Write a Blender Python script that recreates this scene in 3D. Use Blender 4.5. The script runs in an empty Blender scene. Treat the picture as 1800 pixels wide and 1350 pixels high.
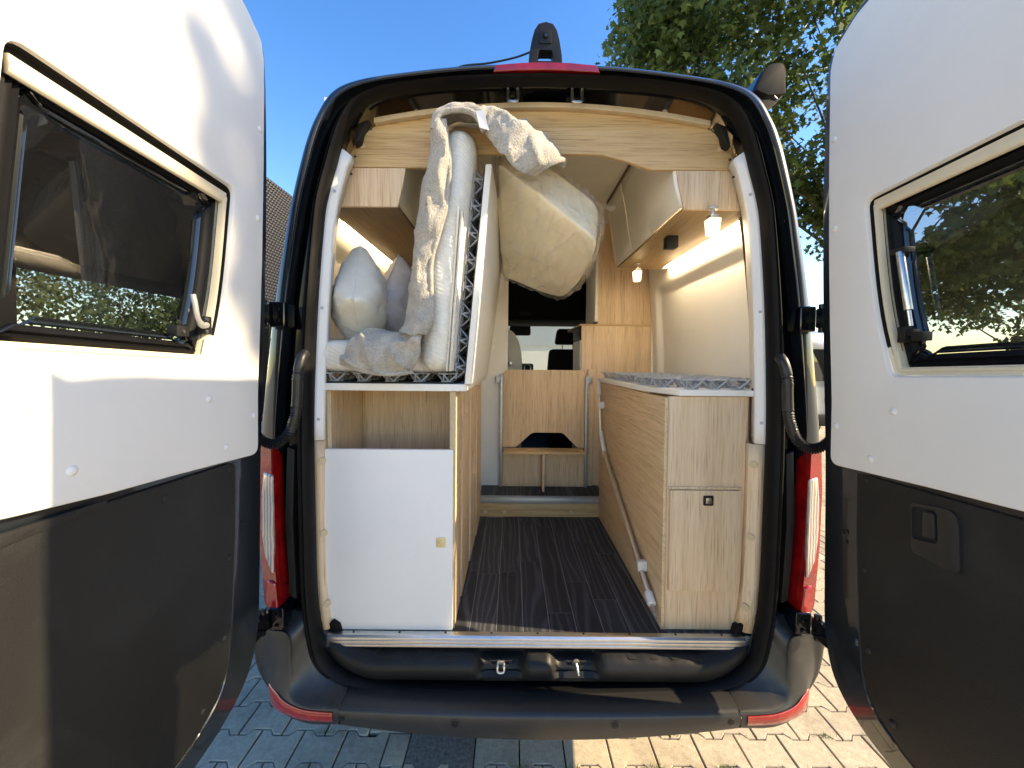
import bpy, bmesh, math, random
import numpy as np
from mathutils import Vector, Matrix, noise as mnoise
random.seed(7)
S = bpy.context.scene
COL = S.collection
R = math.radians

# ------------------------------------------------------------------ camera
cam_d = bpy.data.cameras.new('camera')
cam = bpy.data.objects.new('camera', cam_d); COL.objects.link(cam)
cam_d.sensor_width = 36.0
cam_d.lens = 36.0 * 690.0 / 1800.0
cam_d.shift_y = -22.0 / 1800.0
cam_d.clip_start = 0.02; cam_d.clip_end = 2000.0
CAM = Vector((-0.10, -1.34, 1.65))
cam.matrix_world = Matrix.Translation(CAM) @ Matrix.Rotation(R(90.0 - 1.5), 4, 'X') @ Matrix.Rotation(R(0.5), 4, 'Z')
S.camera = cam

# ------------------------------------------------------------------ world, sun, exposure
SUN_EL, SUN_AZ = 32.3, 97.5           # azimuth clockwise from +Y (into the van) towards +X
wd = bpy.data.worlds.new('World'); S.world = wd; wd.use_nodes = True
nt = wd.node_tree; nt.nodes.clear()
sky = nt.nodes.new('ShaderNodeTexSky'); sky.sky_type = 'NISHITA'; sky.sun_disc = False
sky.sun_elevation = R(SUN_EL); sky.sun_rotation = R(SUN_AZ)
sky.air_density = 1.0; sky.dust_density = 0.3; sky.ozone_density = 2.5; sky.altitude = 200
bg = nt.nodes.new('ShaderNodeBackground'); bg.inputs[1].default_value = 0.092
wo = nt.nodes.new('ShaderNodeOutputWorld')
hs = nt.nodes.new('ShaderNodeHueSaturation'); hs.inputs['Hue'].default_value = .513; hs.inputs['Saturation'].default_value = 1.36
nt.links.new(sky.outputs[0], hs.inputs['Color']); nt.links.new(hs.outputs[0], bg.inputs[0]); nt.links.new(bg.outputs[0], wo.inputs[0])
sd = bpy.data.lights.new('sun', 'SUN'); sd.energy = 2.0; sd.angle = R(0.55); sd.color = (1.0, 0.93, 0.80)
sun = bpy.data.objects.new('sun', sd); COL.objects.link(sun)
sv = Vector((math.sin(R(SUN_AZ)) * math.cos(R(SUN_EL)), math.cos(R(SUN_AZ)) * math.cos(R(SUN_EL)), math.sin(R(SUN_EL))))
sun.rotation_euler = sv.to_track_quat('Z', 'Y').to_euler(); sun.location = sv * 20
S.view_settings.view_transform = 'Standard'; S.view_settings.look = 'None'
S.view_settings.exposure = 2.48; S.view_settings.use_white_balance = True; S.view_settings.white_balance_temperature = 9900; S.view_settings.gamma = 1.0; S.view_settings.use_curve_mapping = False
S.render.engine = 'CYCLES'
S.cycles.max_bounces = 10; S.cycles.diffuse_bounces = 6; S.cycles.glossy_bounces = 5
S.cycles.transmission_bounces = 6; S.cycles.transparent_max_bounces = 12
S.cycles.caustics_reflective = False; S.cycles.caustics_refractive = False

# ------------------------------------------------------------------ materials
class M_:
    def __init__(s, name):
        s.m = bpy.data.materials.new(name); s.m.use_nodes = True
        s.t = s.m.node_tree; s.n = s.t.nodes; s.b = s.n['Principled BSDF']; s.o = s.n['Material Output']
    def new(s, typ, **k):
        n = s.n.new('ShaderNode' + typ)
        for a, v in k.items(): setattr(n, a, v)
        return n
    def link(s, a, b): s.t.links.new(a, b)
    def set(s, **k):
        for a, v in k.items():
            s.b.inputs[a.replace('_', ' ')].default_value = v
        return s
def c4(c): return (c[0], c[1], c[2], 1.0)
def ramp(m, fac, stops):
    r = m.new('ValToRGB'); e = r.color_ramp.elements
    while len(e) < len(stops): e.new(0.5)
    for i, (p, c) in enumerate(stops):
        e[i].position = p; e[i].color = c4(c)
    m.link(fac, r.inputs[0]); return r
def coords(m, scale=(1, 1, 1), rand=0.0, rot=(0, 0, 0)):
    tc = m.new('TexCoord'); mp = m.new('Mapping')
    mp.inputs['Scale'].default_value = scale; mp.inputs['Rotation'].default_value = rot
    if rand:
        oi = m.new('ObjectInfo'); mul = m.new('VectorMath', operation='SCALE'); cmb = m.new('CombineXYZ')
        for i in range(3): m.link(oi.outputs['Random'], cmb.inputs[i])
        m.link(cmb.outputs[0], mul.inputs[0]); mul.inputs['Scale'].default_value = rand
        add = m.new('VectorMath', operation='ADD')
        m.link(tc.outputs['Object'], add.inputs[0]); m.link(mul.outputs[0], add.inputs[1])
        m.link(add.outputs[0], mp.inputs[0])
    else:
        m.link(tc.outputs['Object'], mp.inputs[0])
    return mp.outputs[0]
def noise(m, vec, scale, detail=4, rough=0.6, dist=0.0):
    n = m.new('TexNoise'); m.link(vec, n.inputs['Vector'])
    n.inputs['Scale'].default_value = scale; n.inputs['Detail'].default_value = detail
    n.inputs['Roughness'].default_value = rough; n.inputs['Distortion'].default_value = dist
    return n.outputs['Fac']
def bump(m, h, strength=0.2, dist=0.01):
    b = m.new('Bump'); b.inputs['Strength'].default_value = strength; b.inputs['Distance'].default_value = dist
    m.link(h, b.inputs['Height']); m.link(b.outputs[0], m.b.inputs['Normal']); return b
def plain(name, col, rough=0.5, metal=0.0, coat=0.0, spec=0.5, var=0.12, vscale=6.0, bs=0.0, bscale=300.0, bdist=0.001, sheen=0.0, dirt=None, dscale=5.0, dlim=(.55, .78), damt=.5):
    m = M_(name); v = coords(m)
    f = noise(m, v, vscale, 5)
    out = ramp(m, f, [(0.3, tuple(c * (1 - var) for c in col)), (0.7, tuple(min(1, c * (1 + var)) for c in col))]).outputs[0]
    if dirt:          # dust, smears and scuffs with a shape of their own
        d = ramp(m, noise(m, v, dscale, 8, .72, .8), [(dlim[0], (0, 0, 0)), (dlim[1], (damt, damt, damt))])
        mx = m.new('Mix', data_type='RGBA'); m.link(d.outputs[0], mx.inputs[0]); m.link(out, mx.inputs[6]); mx.inputs[7].default_value = c4(dirt); out = mx.outputs[2]
        rr = m.new('MapRange'); rr.inputs['To Min'].default_value = rough; rr.inputs['To Max'].default_value = min(1, rough + .3); m.link(d.outputs[0], rr.inputs[0]); 
    m.link(out, m.b.inputs['Base Color'])
    m.set(Roughness=rough, Metallic=metal, Coat_Weight=coat, Specular_IOR_Level=spec, Sheen_Weight=sheen)
    if dirt: m.link(rr.outputs[0], m.b.inputs['Roughness'])
    if bs: bump(m, noise(m, v, bscale, 3), bs, bdist)
    return m.m
def wood(name, axis, c=((.55, .375, .225), (.73, .53, .345), (.80, .63, .45)), rot=(0, 0, 0), rough=0.45):
    m = M_(name)
    sc = {'X': (0.028, 1, 1), 'Y': (1, 0.028, 1), 'Z': (1, 1, 0.028)}[axis]
    v = coords(m, sc, rand=7.0, rot=rot)
    big = noise(m, v, 16.0, 4, 0.6, 0.5)
    fine = noise(m, v, 120.0, 5, 0.7, 0.1)
    pores = noise(m, v, 260.0, 2, 0.5)
    wv = m.new('TexWave', wave_type='BANDS', bands_direction={'X': 'Z', 'Y': 'Z', 'Z': 'X'}[axis]); m.link(v, wv.inputs['Vector'])
    wv.inputs['Scale'].default_value = 3.0; wv.inputs['Distortion'].default_value = 9.0; wv.inputs['Detail'].default_value = 3.0; wv.inputs['Detail Scale'].default_value = 1.6
    a = m.new('Mix', data_type='FLOAT'); a.inputs[0].default_value = 0.68; m.link(big, a.inputs[2]); m.link(fine, a.inputs[3])
    b = m.new('Mix', data_type='FLOAT'); b.inputs[0].default_value = 0.08; m.link(a.outputs[0], b.inputs[2]); m.link(wv.outputs['Fac'], b.inputs[3])
    col = ramp(m, b.outputs[0], [(0.30, c[0]), (0.50, c[1]), (0.70, c[2])])
    pr = ramp(m, pores, [(0.33, (.62, .55, .5)), (0.45, (1, 1, 1))])
    mx = m.new('Mix', data_type='RGBA', blend_type='MULTIPLY'); mx.inputs[0].default_value = 0.75
    m.link(col.outputs[0], mx.inputs[6]); m.link(pr.outputs[0], mx.inputs[7]); m.link(mx.outputs[2], m.b.inputs['Base Color'])
    m.set(Roughness=rough, Specular_IOR_Level=0.4)
    bump(m, fine, 0.06, 0.002)
    return m.m
def facing_fac(m, f0=.04, normal=None, k=.9, p=4.0):
    lw = m.new('LayerWeight'); lw.inputs[0].default_value = .5
    if normal is not None: m.link(normal, lw.inputs['Normal'])
    pw = m.new('Math', operation='POWER'); m.link(lw.outputs['Facing'], pw.inputs[0]); pw.inputs[1].default_value = p
    ma = m.new('Math', operation='MULTIPLY_ADD'); m.link(pw.outputs[0], ma.inputs[0]); ma.inputs[1].default_value = k; ma.inputs[2].default_value = f0
    return ma.outputs[0]
def mk_glass(name, tint, rough=0.02, ior=1.45, refl=1.0):
    m = M_(name); m.n.remove(m.b)
    tr = m.new('BsdfTransparent'); tr.inputs[0].default_value = c4(tint)
    gl = m.new('BsdfGlossy'); gl.inputs['Roughness'].default_value = rough; gl.inputs[0].default_value = (refl, refl, refl, 1)
    mx = m.new('MixShader'); m.link(facing_fac(m), mx.inputs[0]); m.link(tr.outputs[0], mx.inputs[1]); m.link(gl.outputs[0], mx.inputs[2])
    m.link(mx.outputs[0], m.o.inputs[0]); return m.m
def mk_emit(name, col, st):
    m = M_(name); m.n.remove(m.b); e = m.new('Emission'); e.inputs[0].default_value = c4(col); e.inputs[1].default_value = st
    m.link(e.outputs[0], m.o.inputs[0]); return m.m

MAT = {}
MAT['paint'] = plain('black_paint', (.022, .030, .040), 0.36, 0.65, 1.0, 0.5, var=.1, bs=.02, bscale=700, dirt=(.05, .05, .048), dscale=7, dlim=(.58, .85), damt=.25)
MAT['paint_in'] = plain('inner_paint', (.003, .004, .006), 0.07, 0.0, 0.0, 0.5, var=.2)
MAT['rubber'] = plain('rubber', (.005, .005, .0055), 0.55, spec=.15, var=.25, vscale=20, bs=.15, bscale=400)
MAT['plastic'] = plain('black_plastic', (.010, .0105, .011), 0.48, spec=.3, var=.15, bs=.25, bscale=900, bdist=.0006)
MAT['plastic_satin'] = plain('satin_plastic', (.022, .022, .022), 0.36, spec=.5, var=.1)
MAT['bumper'] = plain('bumper_plastic', (.027, .027, .027), 0.36, spec=.5, var=.1, vscale=3, bs=.3, bscale=1100, bdist=.0005, dirt=(.11, .105, .095), dscale=9, dlim=(.55, .84), damt=.45)
MAT['door_black'] = plain('door_card_black', (.011, .011, .011), 0.50, spec=.35, var=.15, vscale=3, bs=.8, bscale=520, bdist=.0012, dirt=(.045, .045, .044), dscale=4.5, dlim=(.50, .80), damt=.4)
MAT['trim_white'] = plain('trim_white', (.745, .735, .71), 0.62, spec=.3, var=.035, vscale=2.5, bs=.25, bscale=500, bdist=.0007, dirt=(.55, .53, .49), dscale=3.2, dlim=(.56, .80), damt=.22)
MAT['pillar_white'] = plain('pillar_white', (.80, .80, .79), 0.42, var=.03, bs=.1, bscale=600)
MAT['lining'] = plain('lining_cream', (.86, .845, .80), 0.75, spec=.25, var=.03, vscale=3, bs=.2, bscale=600, bdist=.0006)
MAT['ceiling'] = plain('ceiling_cream', (.84, .80, .70), 0.8, spec=.2, var=.04, bs=.2, bscale=500)
MAT['laminate'] = plain('white_laminate', (.85, .84, .815), 0.5, spec=.35, var=.02, vscale=3, bs=.15, bscale=700, bdist=.0004, dirt=(.70, .68, .63), dscale=4, dlim=(.55, .82), damt=.25)
MAT['board_white'] = plain('white_board', (.83, .81, .76), 0.5, var=.03)
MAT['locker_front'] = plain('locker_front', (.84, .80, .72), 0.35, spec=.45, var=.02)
MAT['locker_shaded'] = plain('locker_front_shaded', (.62, .585, .50), 0.22, spec=.6, var=.02)  # left locker doors: the cream front colour darkened to stand for shade
MAT['wood_z'] = wood('oak_vertical', 'Z'); MAT['wood_x'] = wood('oak_crosswise', 'X', ((.44, .26, .11), (.61, .405, .205), (.70, .515, .30)))
MAT['wood_y'] = wood('oak_lengthwise', 'Y', ((.50, .325, .17), (.69, .49, .30), (.77, .60, .405)), rot=(R(14), 0, 0))
MAT['wood_dark'] = wood('wood_under_shaded', 'Y', ((.10, .06, .03), (.17, .105, .055), (.22, .14, .08)))  # shadow under the left locker put into the wood colour; top rails share it
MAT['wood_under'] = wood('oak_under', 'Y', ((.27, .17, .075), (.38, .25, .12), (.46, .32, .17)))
MAT['edge'] = plain('edge_band', (.55, .43, .28), 0.5, var=.08, vscale=30)
MAT['cap'] = plain('screw_cap', (.58, .45, .28), 0.45, var=.03)
MAT['alu'] = plain('aluminium', (.72, .72, .71), 0.34, 1.0, var=.06, vscale=30)
MAT['alu_grey'] = plain('grey_rail', (.45, .46, .46), 0.4, .6, var=.05)
MAT['steel'] = plain('steel', (.62, .61, .58), 0.28, 1.0, var=.1, vscale=60)
MAT['white_plastic'] = plain('white_plastic', (.72, .72, .70), 0.4, var=.03)
MAT['spring'] = plain('spring_grey', (.40, .42, .45), 0.5, var=.08, vscale=15)
MAT['spring_dark'] = plain('spring_net', (.015, .016, .018), 0.7)
MAT['frame_cream'] = plain('window_trim_cream', (.66, .58, .43), 0.42, spec=.4, var=.03)
MAT['cord_black'] = plain('conduit_rubber', (.013, .013, .014), 0.42, var=.2)
MAT['seat'] = plain('seat_fabric', (.012, .014, .018), 0.85, var=.2, bs=.3, bscale=600)
MAT['dash'] = plain('dash_plastic', (.012, .012, .013), 0.6)
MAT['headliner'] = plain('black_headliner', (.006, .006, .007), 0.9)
MAT['pane'] = mk_glass('tinted_pane', (.33, .345, .35), 0.01, 1.5)
MAT['clear_pane'] = mk_glass('windscreen', (.86, .90, .88), 0.01, 1.4)
MAT['led'] = mk_emit('led_strip', (1.0, .94, .84), 18.0)
MAT['led_dim'] = mk_emit('led_strip_dim', (1.0, .88, .68), 6.0)
MAT['lampglass'] = mk_emit('lamp_glass', (1.0, .86, .60), 1.0)
MAT['lamp_ridge'] = plain('lamp_ridge', (.30, .24, .12), .3)
MAT['brass'] = plain('pale_brass', (.70, .58, .33), .3, .4, var=.05)
def red_lens():
    m = M_('red_lens'); v = coords(m); m.set(Roughness=.10, Coat_Weight=1.0, Specular_IOR_Level=.7)
    f = noise(m, v, 14, 3); m.link(ramp(m, f, [(.3, (.17, .003, .004)), (.7, (.38, .008, .008))]).outputs[0], m.b.inputs['Base Color'])
    vo = m.new('TexVoronoi'); m.link(v, vo.inputs['Vector']); vo.inputs['Scale'].default_value = 150; bump(m, vo.outputs['Distance'], .12, .003); return m.m
MAT['red'] = red_lens()
MAT['red_plain'] = plain('red_reflector', (.34, .014, .013), 0.15, coat=1.0, var=.25, vscale=40, bs=.3, bscale=260)
def clear_lens():
    m = M_('clear_lens'); v = coords(m); m.set(Roughness=.15, Coat_Weight=1.0, Metallic=.1, Specular_IOR_Level=.8)
    wv = m.new('TexWave', wave_type='BANDS', bands_direction='X'); m.link(v, wv.inputs['Vector']); wv.inputs['Scale'].default_value = 26; wv.inputs['Distortion'].default_value = 2.5
    m.link(ramp(m, wv.outputs['Fac'], [(0.1, (.28, .22, .19)), (0.5, (.42, .36, .32)), (0.9, (.56, .50, .45))]).outputs[0], m.b.inputs['Base Color'])
    bump(m, wv.outputs['Fac'], .3, .003); return m.m
MAT['clear'] = clear_lens()
def fabric(name, c1, c2, scale=420, bs=.6, bd=.003, weave=False):
    m = M_(name); v = coords(m)
    f = noise(m, v, 22, 5, .7); g = noise(m, v, scale, 3, .7)
    mm = m.new('Mix', data_type='FLOAT'); mm.inputs[0].default_value = .5; m.link(f, mm.inputs[2]); m.link(g, mm.inputs[3])
    m.link(ramp(m, mm.outputs[0], [(.36, c1), (.62, c2)]).outputs[0], m.b.inputs['Base Color'])
    m.set(Roughness=.95, Specular_IOR_Level=.1, Sheen_Weight=.35, Sheen_Roughness=.5)
    h = g
    if weave:
        wv = m.new('TexWave', wave_type='BANDS', bands_direction='Z'); m.link(v, wv.inputs['Vector']); wv.inputs['Scale'].default_value = 60; wv.inputs['Distortion'].default_value = 1
        h = wv.outputs['Fac']
    bump(m, h, bs, bd); return m.m
MAT['fleece'] = fabric('fleece_grey', (.30, .28, .245), (.56, .53, .475), 170, 1.0, .007)
MAT['cushion_cream'] = fabric('cushion_cream', (.72, .70, .61), (.82, .80, .72), 500, .45, .002, True)
MAT['cushion_grey'] = fabric('cushion_grey', (.44, .43, .45), (.58, .57, .60), 420, .6, .002)
def quilt(name, c1, c2, wrinkle=True):
    m = M_(name); v = coords(m, (1, 1, 1), rot=(0, R(25), R(20)))
    wv = m.new('TexWave', wave_type='BANDS', bands_direction='DIAGONAL'); m.link(v, wv.inputs['Vector']); wv.inputs['Scale'].default_value = 30; wv.inputs['Distortion'].default_value = .6
    f = noise(m, v, 10, 5)
    m.link(ramp(m, f, [(.3, c1), (.7, c2)]).outputs[0], m.b.inputs['Base Color'])
    m.set(Roughness=.8, Specular_IOR_Level=.2); bump(m, wv.outputs['Fac'], .35, .004); return m.m
MAT['quilt'] = quilt('mattress_quilt', (.78, .75, .66), (.87, .85, .79))
def wrapped():      # foam mattress under tight, creased film
    m = M_('mattress_beige'); v = coords(m, (1, .13, .8), rot=(0, 0, R(28))); w = coords(m, (.25, .5, 1), rot=(0, R(20), R(-30)))
    n1 = noise(m, v, 11, 1.5, .4, .3); n2 = noise(m, w, 8, 1.0, .4, .6)
    def rid(n, k):
        s1 = m.new('Math', operation='SUBTRACT'); m.link(n, s1.inputs[0]); s1.inputs[1].default_value = .5
        ab = m.new('Math', operation='ABSOLUTE'); m.link(s1.outputs[0], ab.inputs[0])
        ml = m.new('Math', operation='MULTIPLY_ADD'); m.link(ab.outputs[0], ml.inputs[0]); ml.inputs[1].default_value = -k; ml.inputs[2].default_value = 1.0; ml.use_clamp = True; return ml.outputs[0]
    mx = m.new('Mix', data_type='FLOAT'); mx.inputs[0].default_value = .4; m.link(rid(n1, 14.0), mx.inputs[2]); m.link(rid(n2, 22.0), mx.inputs[3])
    m.link(ramp(m, mx.outputs[0], [(.2, (.92, .84, .64)), (.85, (.95, .90, .76))]).outputs[0], m.b.inputs['Base Color'])
    m.set(Roughness=.36, Specular_IOR_Level=.5, Coat_Weight=.4); bump(m, mx.outputs[0], .42, .013); return m.m
MAT['foam'] = wrapped()
def film(name, strength):
    m = M_(name); m.n.remove(m.b); v = coords(m, (1, .13, 1), rot=(0, 0, R(-14)))
    n1 = noise(m, v, 20, 6, .62, .5); n2 = noise(m, v, 75, 4, .6, .4)
    mm = m.new('Mix', data_type='FLOAT'); mm.inputs[0].default_value = .35; m.link(n1, mm.inputs[2]); m.link(n2, mm.inputs[3])
    bp = m.new('Bump'); bp.inputs['Strength'].default_value = .9; bp.inputs['Distance'].default_value = .012; m.link(mm.outputs[0], bp.inputs['Height'])
    tr = m.new('BsdfTransparent'); gl = m.new('BsdfGlossy'); gl.inputs['Roughness'].default_value = .16; m.link(bp.outputs[0], gl.inputs['Normal'])
    df = m.new('BsdfDiffuse'); df.inputs[0].default_value = (.90, .90, .90, 1); m.link(bp.outputs[0], df.inputs['Normal'])
    m1 = m.new('MixShader'); m.link(facing_fac(m, .045, bp.outputs[0], .22, 2.2), m1.inputs[0]); m.link(tr.outputs[0], m1.inputs[1]); m.link(gl.outputs[0], m1.inputs[2])
    r = ramp(m, n1, [(.45, (.02, .02, .02)), (.80, (strength, strength, strength))])
    m2 = m.new('MixShader'); m.link(r.outputs[0], m2.inputs[0]); m.link(m1.outputs[0], m2.inputs[1]); m.link(df.outputs[0], m2.inputs[2])
    m.link(m2.outputs[0], m.o.inputs[0]); return m.m
MAT['film'] = film('plastic_film', .20)
def floor_dark():
    m = M_('dark_floor_plank'); v = coords(m, (1, .15, 1), rand=9.0)
    wv = m.new('TexWave', wave_type='BANDS', bands_direction='X'); m.link(v, wv.inputs['Vector'])
    wv.inputs['Scale'].default_value = 9; wv.inputs['Distortion'].default_value = 22; wv.inputs['Detail'].default_value = 2.5; wv.inputs['Detail Scale'].default_value = .55; wv.inputs['Detail Roughness'].default_value = .6
    f = noise(m, v, 170, 4, .7, .2); big = noise(m, v, 9, 4)
    line = ramp(m, wv.outputs['Fac'], [(.60, (0, 0, 0)), (.97, (.9, .9, .9))])
    a = m.new('Math', operation='MULTIPLY'); m.link(line.outputs[0], a.inputs[0]); m.link(f, a.inputs[1])
    r0 = ramp(m, big, [(.3, (.020, .0225, .027)), (.7, (.036, .040, .048))])
    mx = m.new('Mix', data_type='RGBA'); m.link(a.outputs[0], mx.inputs[0]); m.link(r0.outputs[0], mx.inputs[6]); mx.inputs[7].default_value = (.115, .122, .136, 1)
    hs = m.new('HueSaturation'); oi = m.new('ObjectInfo'); mr = m.new('MapRange'); mr.inputs['To Min'].default_value = .75; mr.inputs['To Max'].default_value = 1.3
    m.link(oi.outputs['Random'], mr.inputs[0]); m.link(mr.outputs[0], hs.inputs['Value']); m.link(mx.outputs[2], hs.inputs['Color'])
    m.link(hs.outputs[0], m.b.inputs['Base Color']); m.set(Roughness=.55, Specular_IOR_Level=.35); bump(m, f, .15, .002); return m.m
MAT['floor'] = floor_dark()
MAT['floor_joint'] = plain('floor_joint', (.26, .26, .265), .7)
def paver():
    m = M_('concrete_paver'); v = coords(m); 
    geo = m.new('NewGeometry'); 
    f = noise(m, geo.outputs['Position'], 230, 3, .8); g = noise(m, geo.outputs['Position'], 3.0, 4, .6); h = noise(m, geo.outputs['Position'], 38, 4, .7)
    a = m.new('Mix', data_type='FLOAT'); a.inputs[0].default_value = .45; m.link(f, a.inputs[2]); m.link(h, a.inputs[3])
    r = ramp(m, a.outputs[0], [(.34, (.31, .265, .205)), (.52, (.475, .41, .32)), (.68, (.61, .535, .43))])
    r2 = ramp(m, g, [(.25, (.62, .61, .60)), (.5, (.95, .95, .94)), (.75, (1.10, 1.08, 1.04))])
    mx = m.new('Mix', data_type='RGBA', blend_type='MULTIPLY'); mx.inputs[0].default_value = 1; m.link(r.outputs[0], mx.inputs[6]); m.link(r2.outputs[0], mx.inputs[7])
    hs = m.new('HueSaturation'); mr = m.new('MapRange'); mr.inputs['To Min'].default_value = .76; mr.inputs['To Max'].default_value = 1.16
    m.link(geo.outputs['Random Per Island'], mr.inputs[0])
    m.link(mr.outputs[0], hs.inputs['Value']); m.link(mx.outputs[2], hs.inputs['Color']); m.link(hs.outputs[0], m.b.inputs['Base Color'])
    m.set(Roughness=.9, Specular_IOR_Level=.2); bump(m, f, .5, .003); return m.m
MAT['paver'] = paver()
MAT['ground_far'] = plain('far_paving', (.48, .42, .33), .9, var=.18, vscale=4, bs=.4, bscale=80, bdist=.004)
MAT['slab_dark'] = plain('dark_slab', (.13, .125, .115), .8, var=.5, vscale=70, bs=.6, bscale=120, bdist=.004)
MAT['joint'] = plain('joint_sand', (.055, .050, .040), .95, var=.4, vscale=40, bs=.6, bscale=150, bdist=.004)
def leaf_mat(name, a, b):
    m = M_(name); geo = m.new('NewGeometry')
    r = ramp(m, geo.outputs['Random Per Island'], [(0, a), (1, b)])
    m.link(r.outputs[0], m.b.inputs['Base Color']); m.set(Roughness=.55, Specular_IOR_Level=.4)
    tl = m.new('BsdfTranslucent'); hs = m.new('HueSaturation'); hs.inputs['Value'].default_value = 1.7; hs.inputs['Hue'].default_value = .485
    m.link(r.outputs[0], hs.inputs['Color']); m.link(hs.outputs[0], tl.inputs[0])
    mx = m.new('MixShader'); mx.inputs[0].default_value = .35; m.link(m.b.outputs[0], mx.inputs[1]); m.link(tl.outputs[0], mx.inputs[2]); m.link(mx.outputs[0], m.o.inputs[0]); return m.m
MAT['leaf'] = leaf_mat('maple_leaf', (.026, .056, .012), (.115, .170, .042))
MAT['leaf_far'] = leaf_mat('far_leaf', (.04, .075, .02), (.09, .13, .04))
MAT['grass'] = leaf_mat('grass_blade', (.06, .11, .02), (.12, .17, .04))
MAT['bark'] = plain('bark', (.12, .095, .07), .9, var=.4, vscale=14, bs=.8, bscale=40, bdist=.02)
MAT['clad'] = plain('dark_cladding', (.0035, .0037, .0045), .6, 0.0, spec=.12, var=.15, vscale=2)
MAT['clad_knob'] = plain('cladding_knob', (.016, .017, .020), .45, 0.0, spec=.4)
MAT['render_white'] = plain('white_render', (.72, .70, .64), .85, var=.05, vscale=1.5, bs=.2, bscale=60)
MAT['render_grey'] = plain('grey_panel', (.42, .46, .48), .6, var=.04, vscale=1)
MAT['silver'] = plain('silver_paint', (.50, .53, .57), .25, .5, 1.0, var=.03)
MAT['white_paint'] = plain('white_paint', (.72, .73, .74), .25, 0, 1.0, var=.02)
MAT['car_glass'] = plain('car_glass', (.012, .016, .018), .05, 0, .5, .8)
MAT['tyre'] = plain('tyre', (.012, .012, .012), .8)
MAT['rim'] = plain('rim', (.35, .35, .36), .35, .8)

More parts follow.
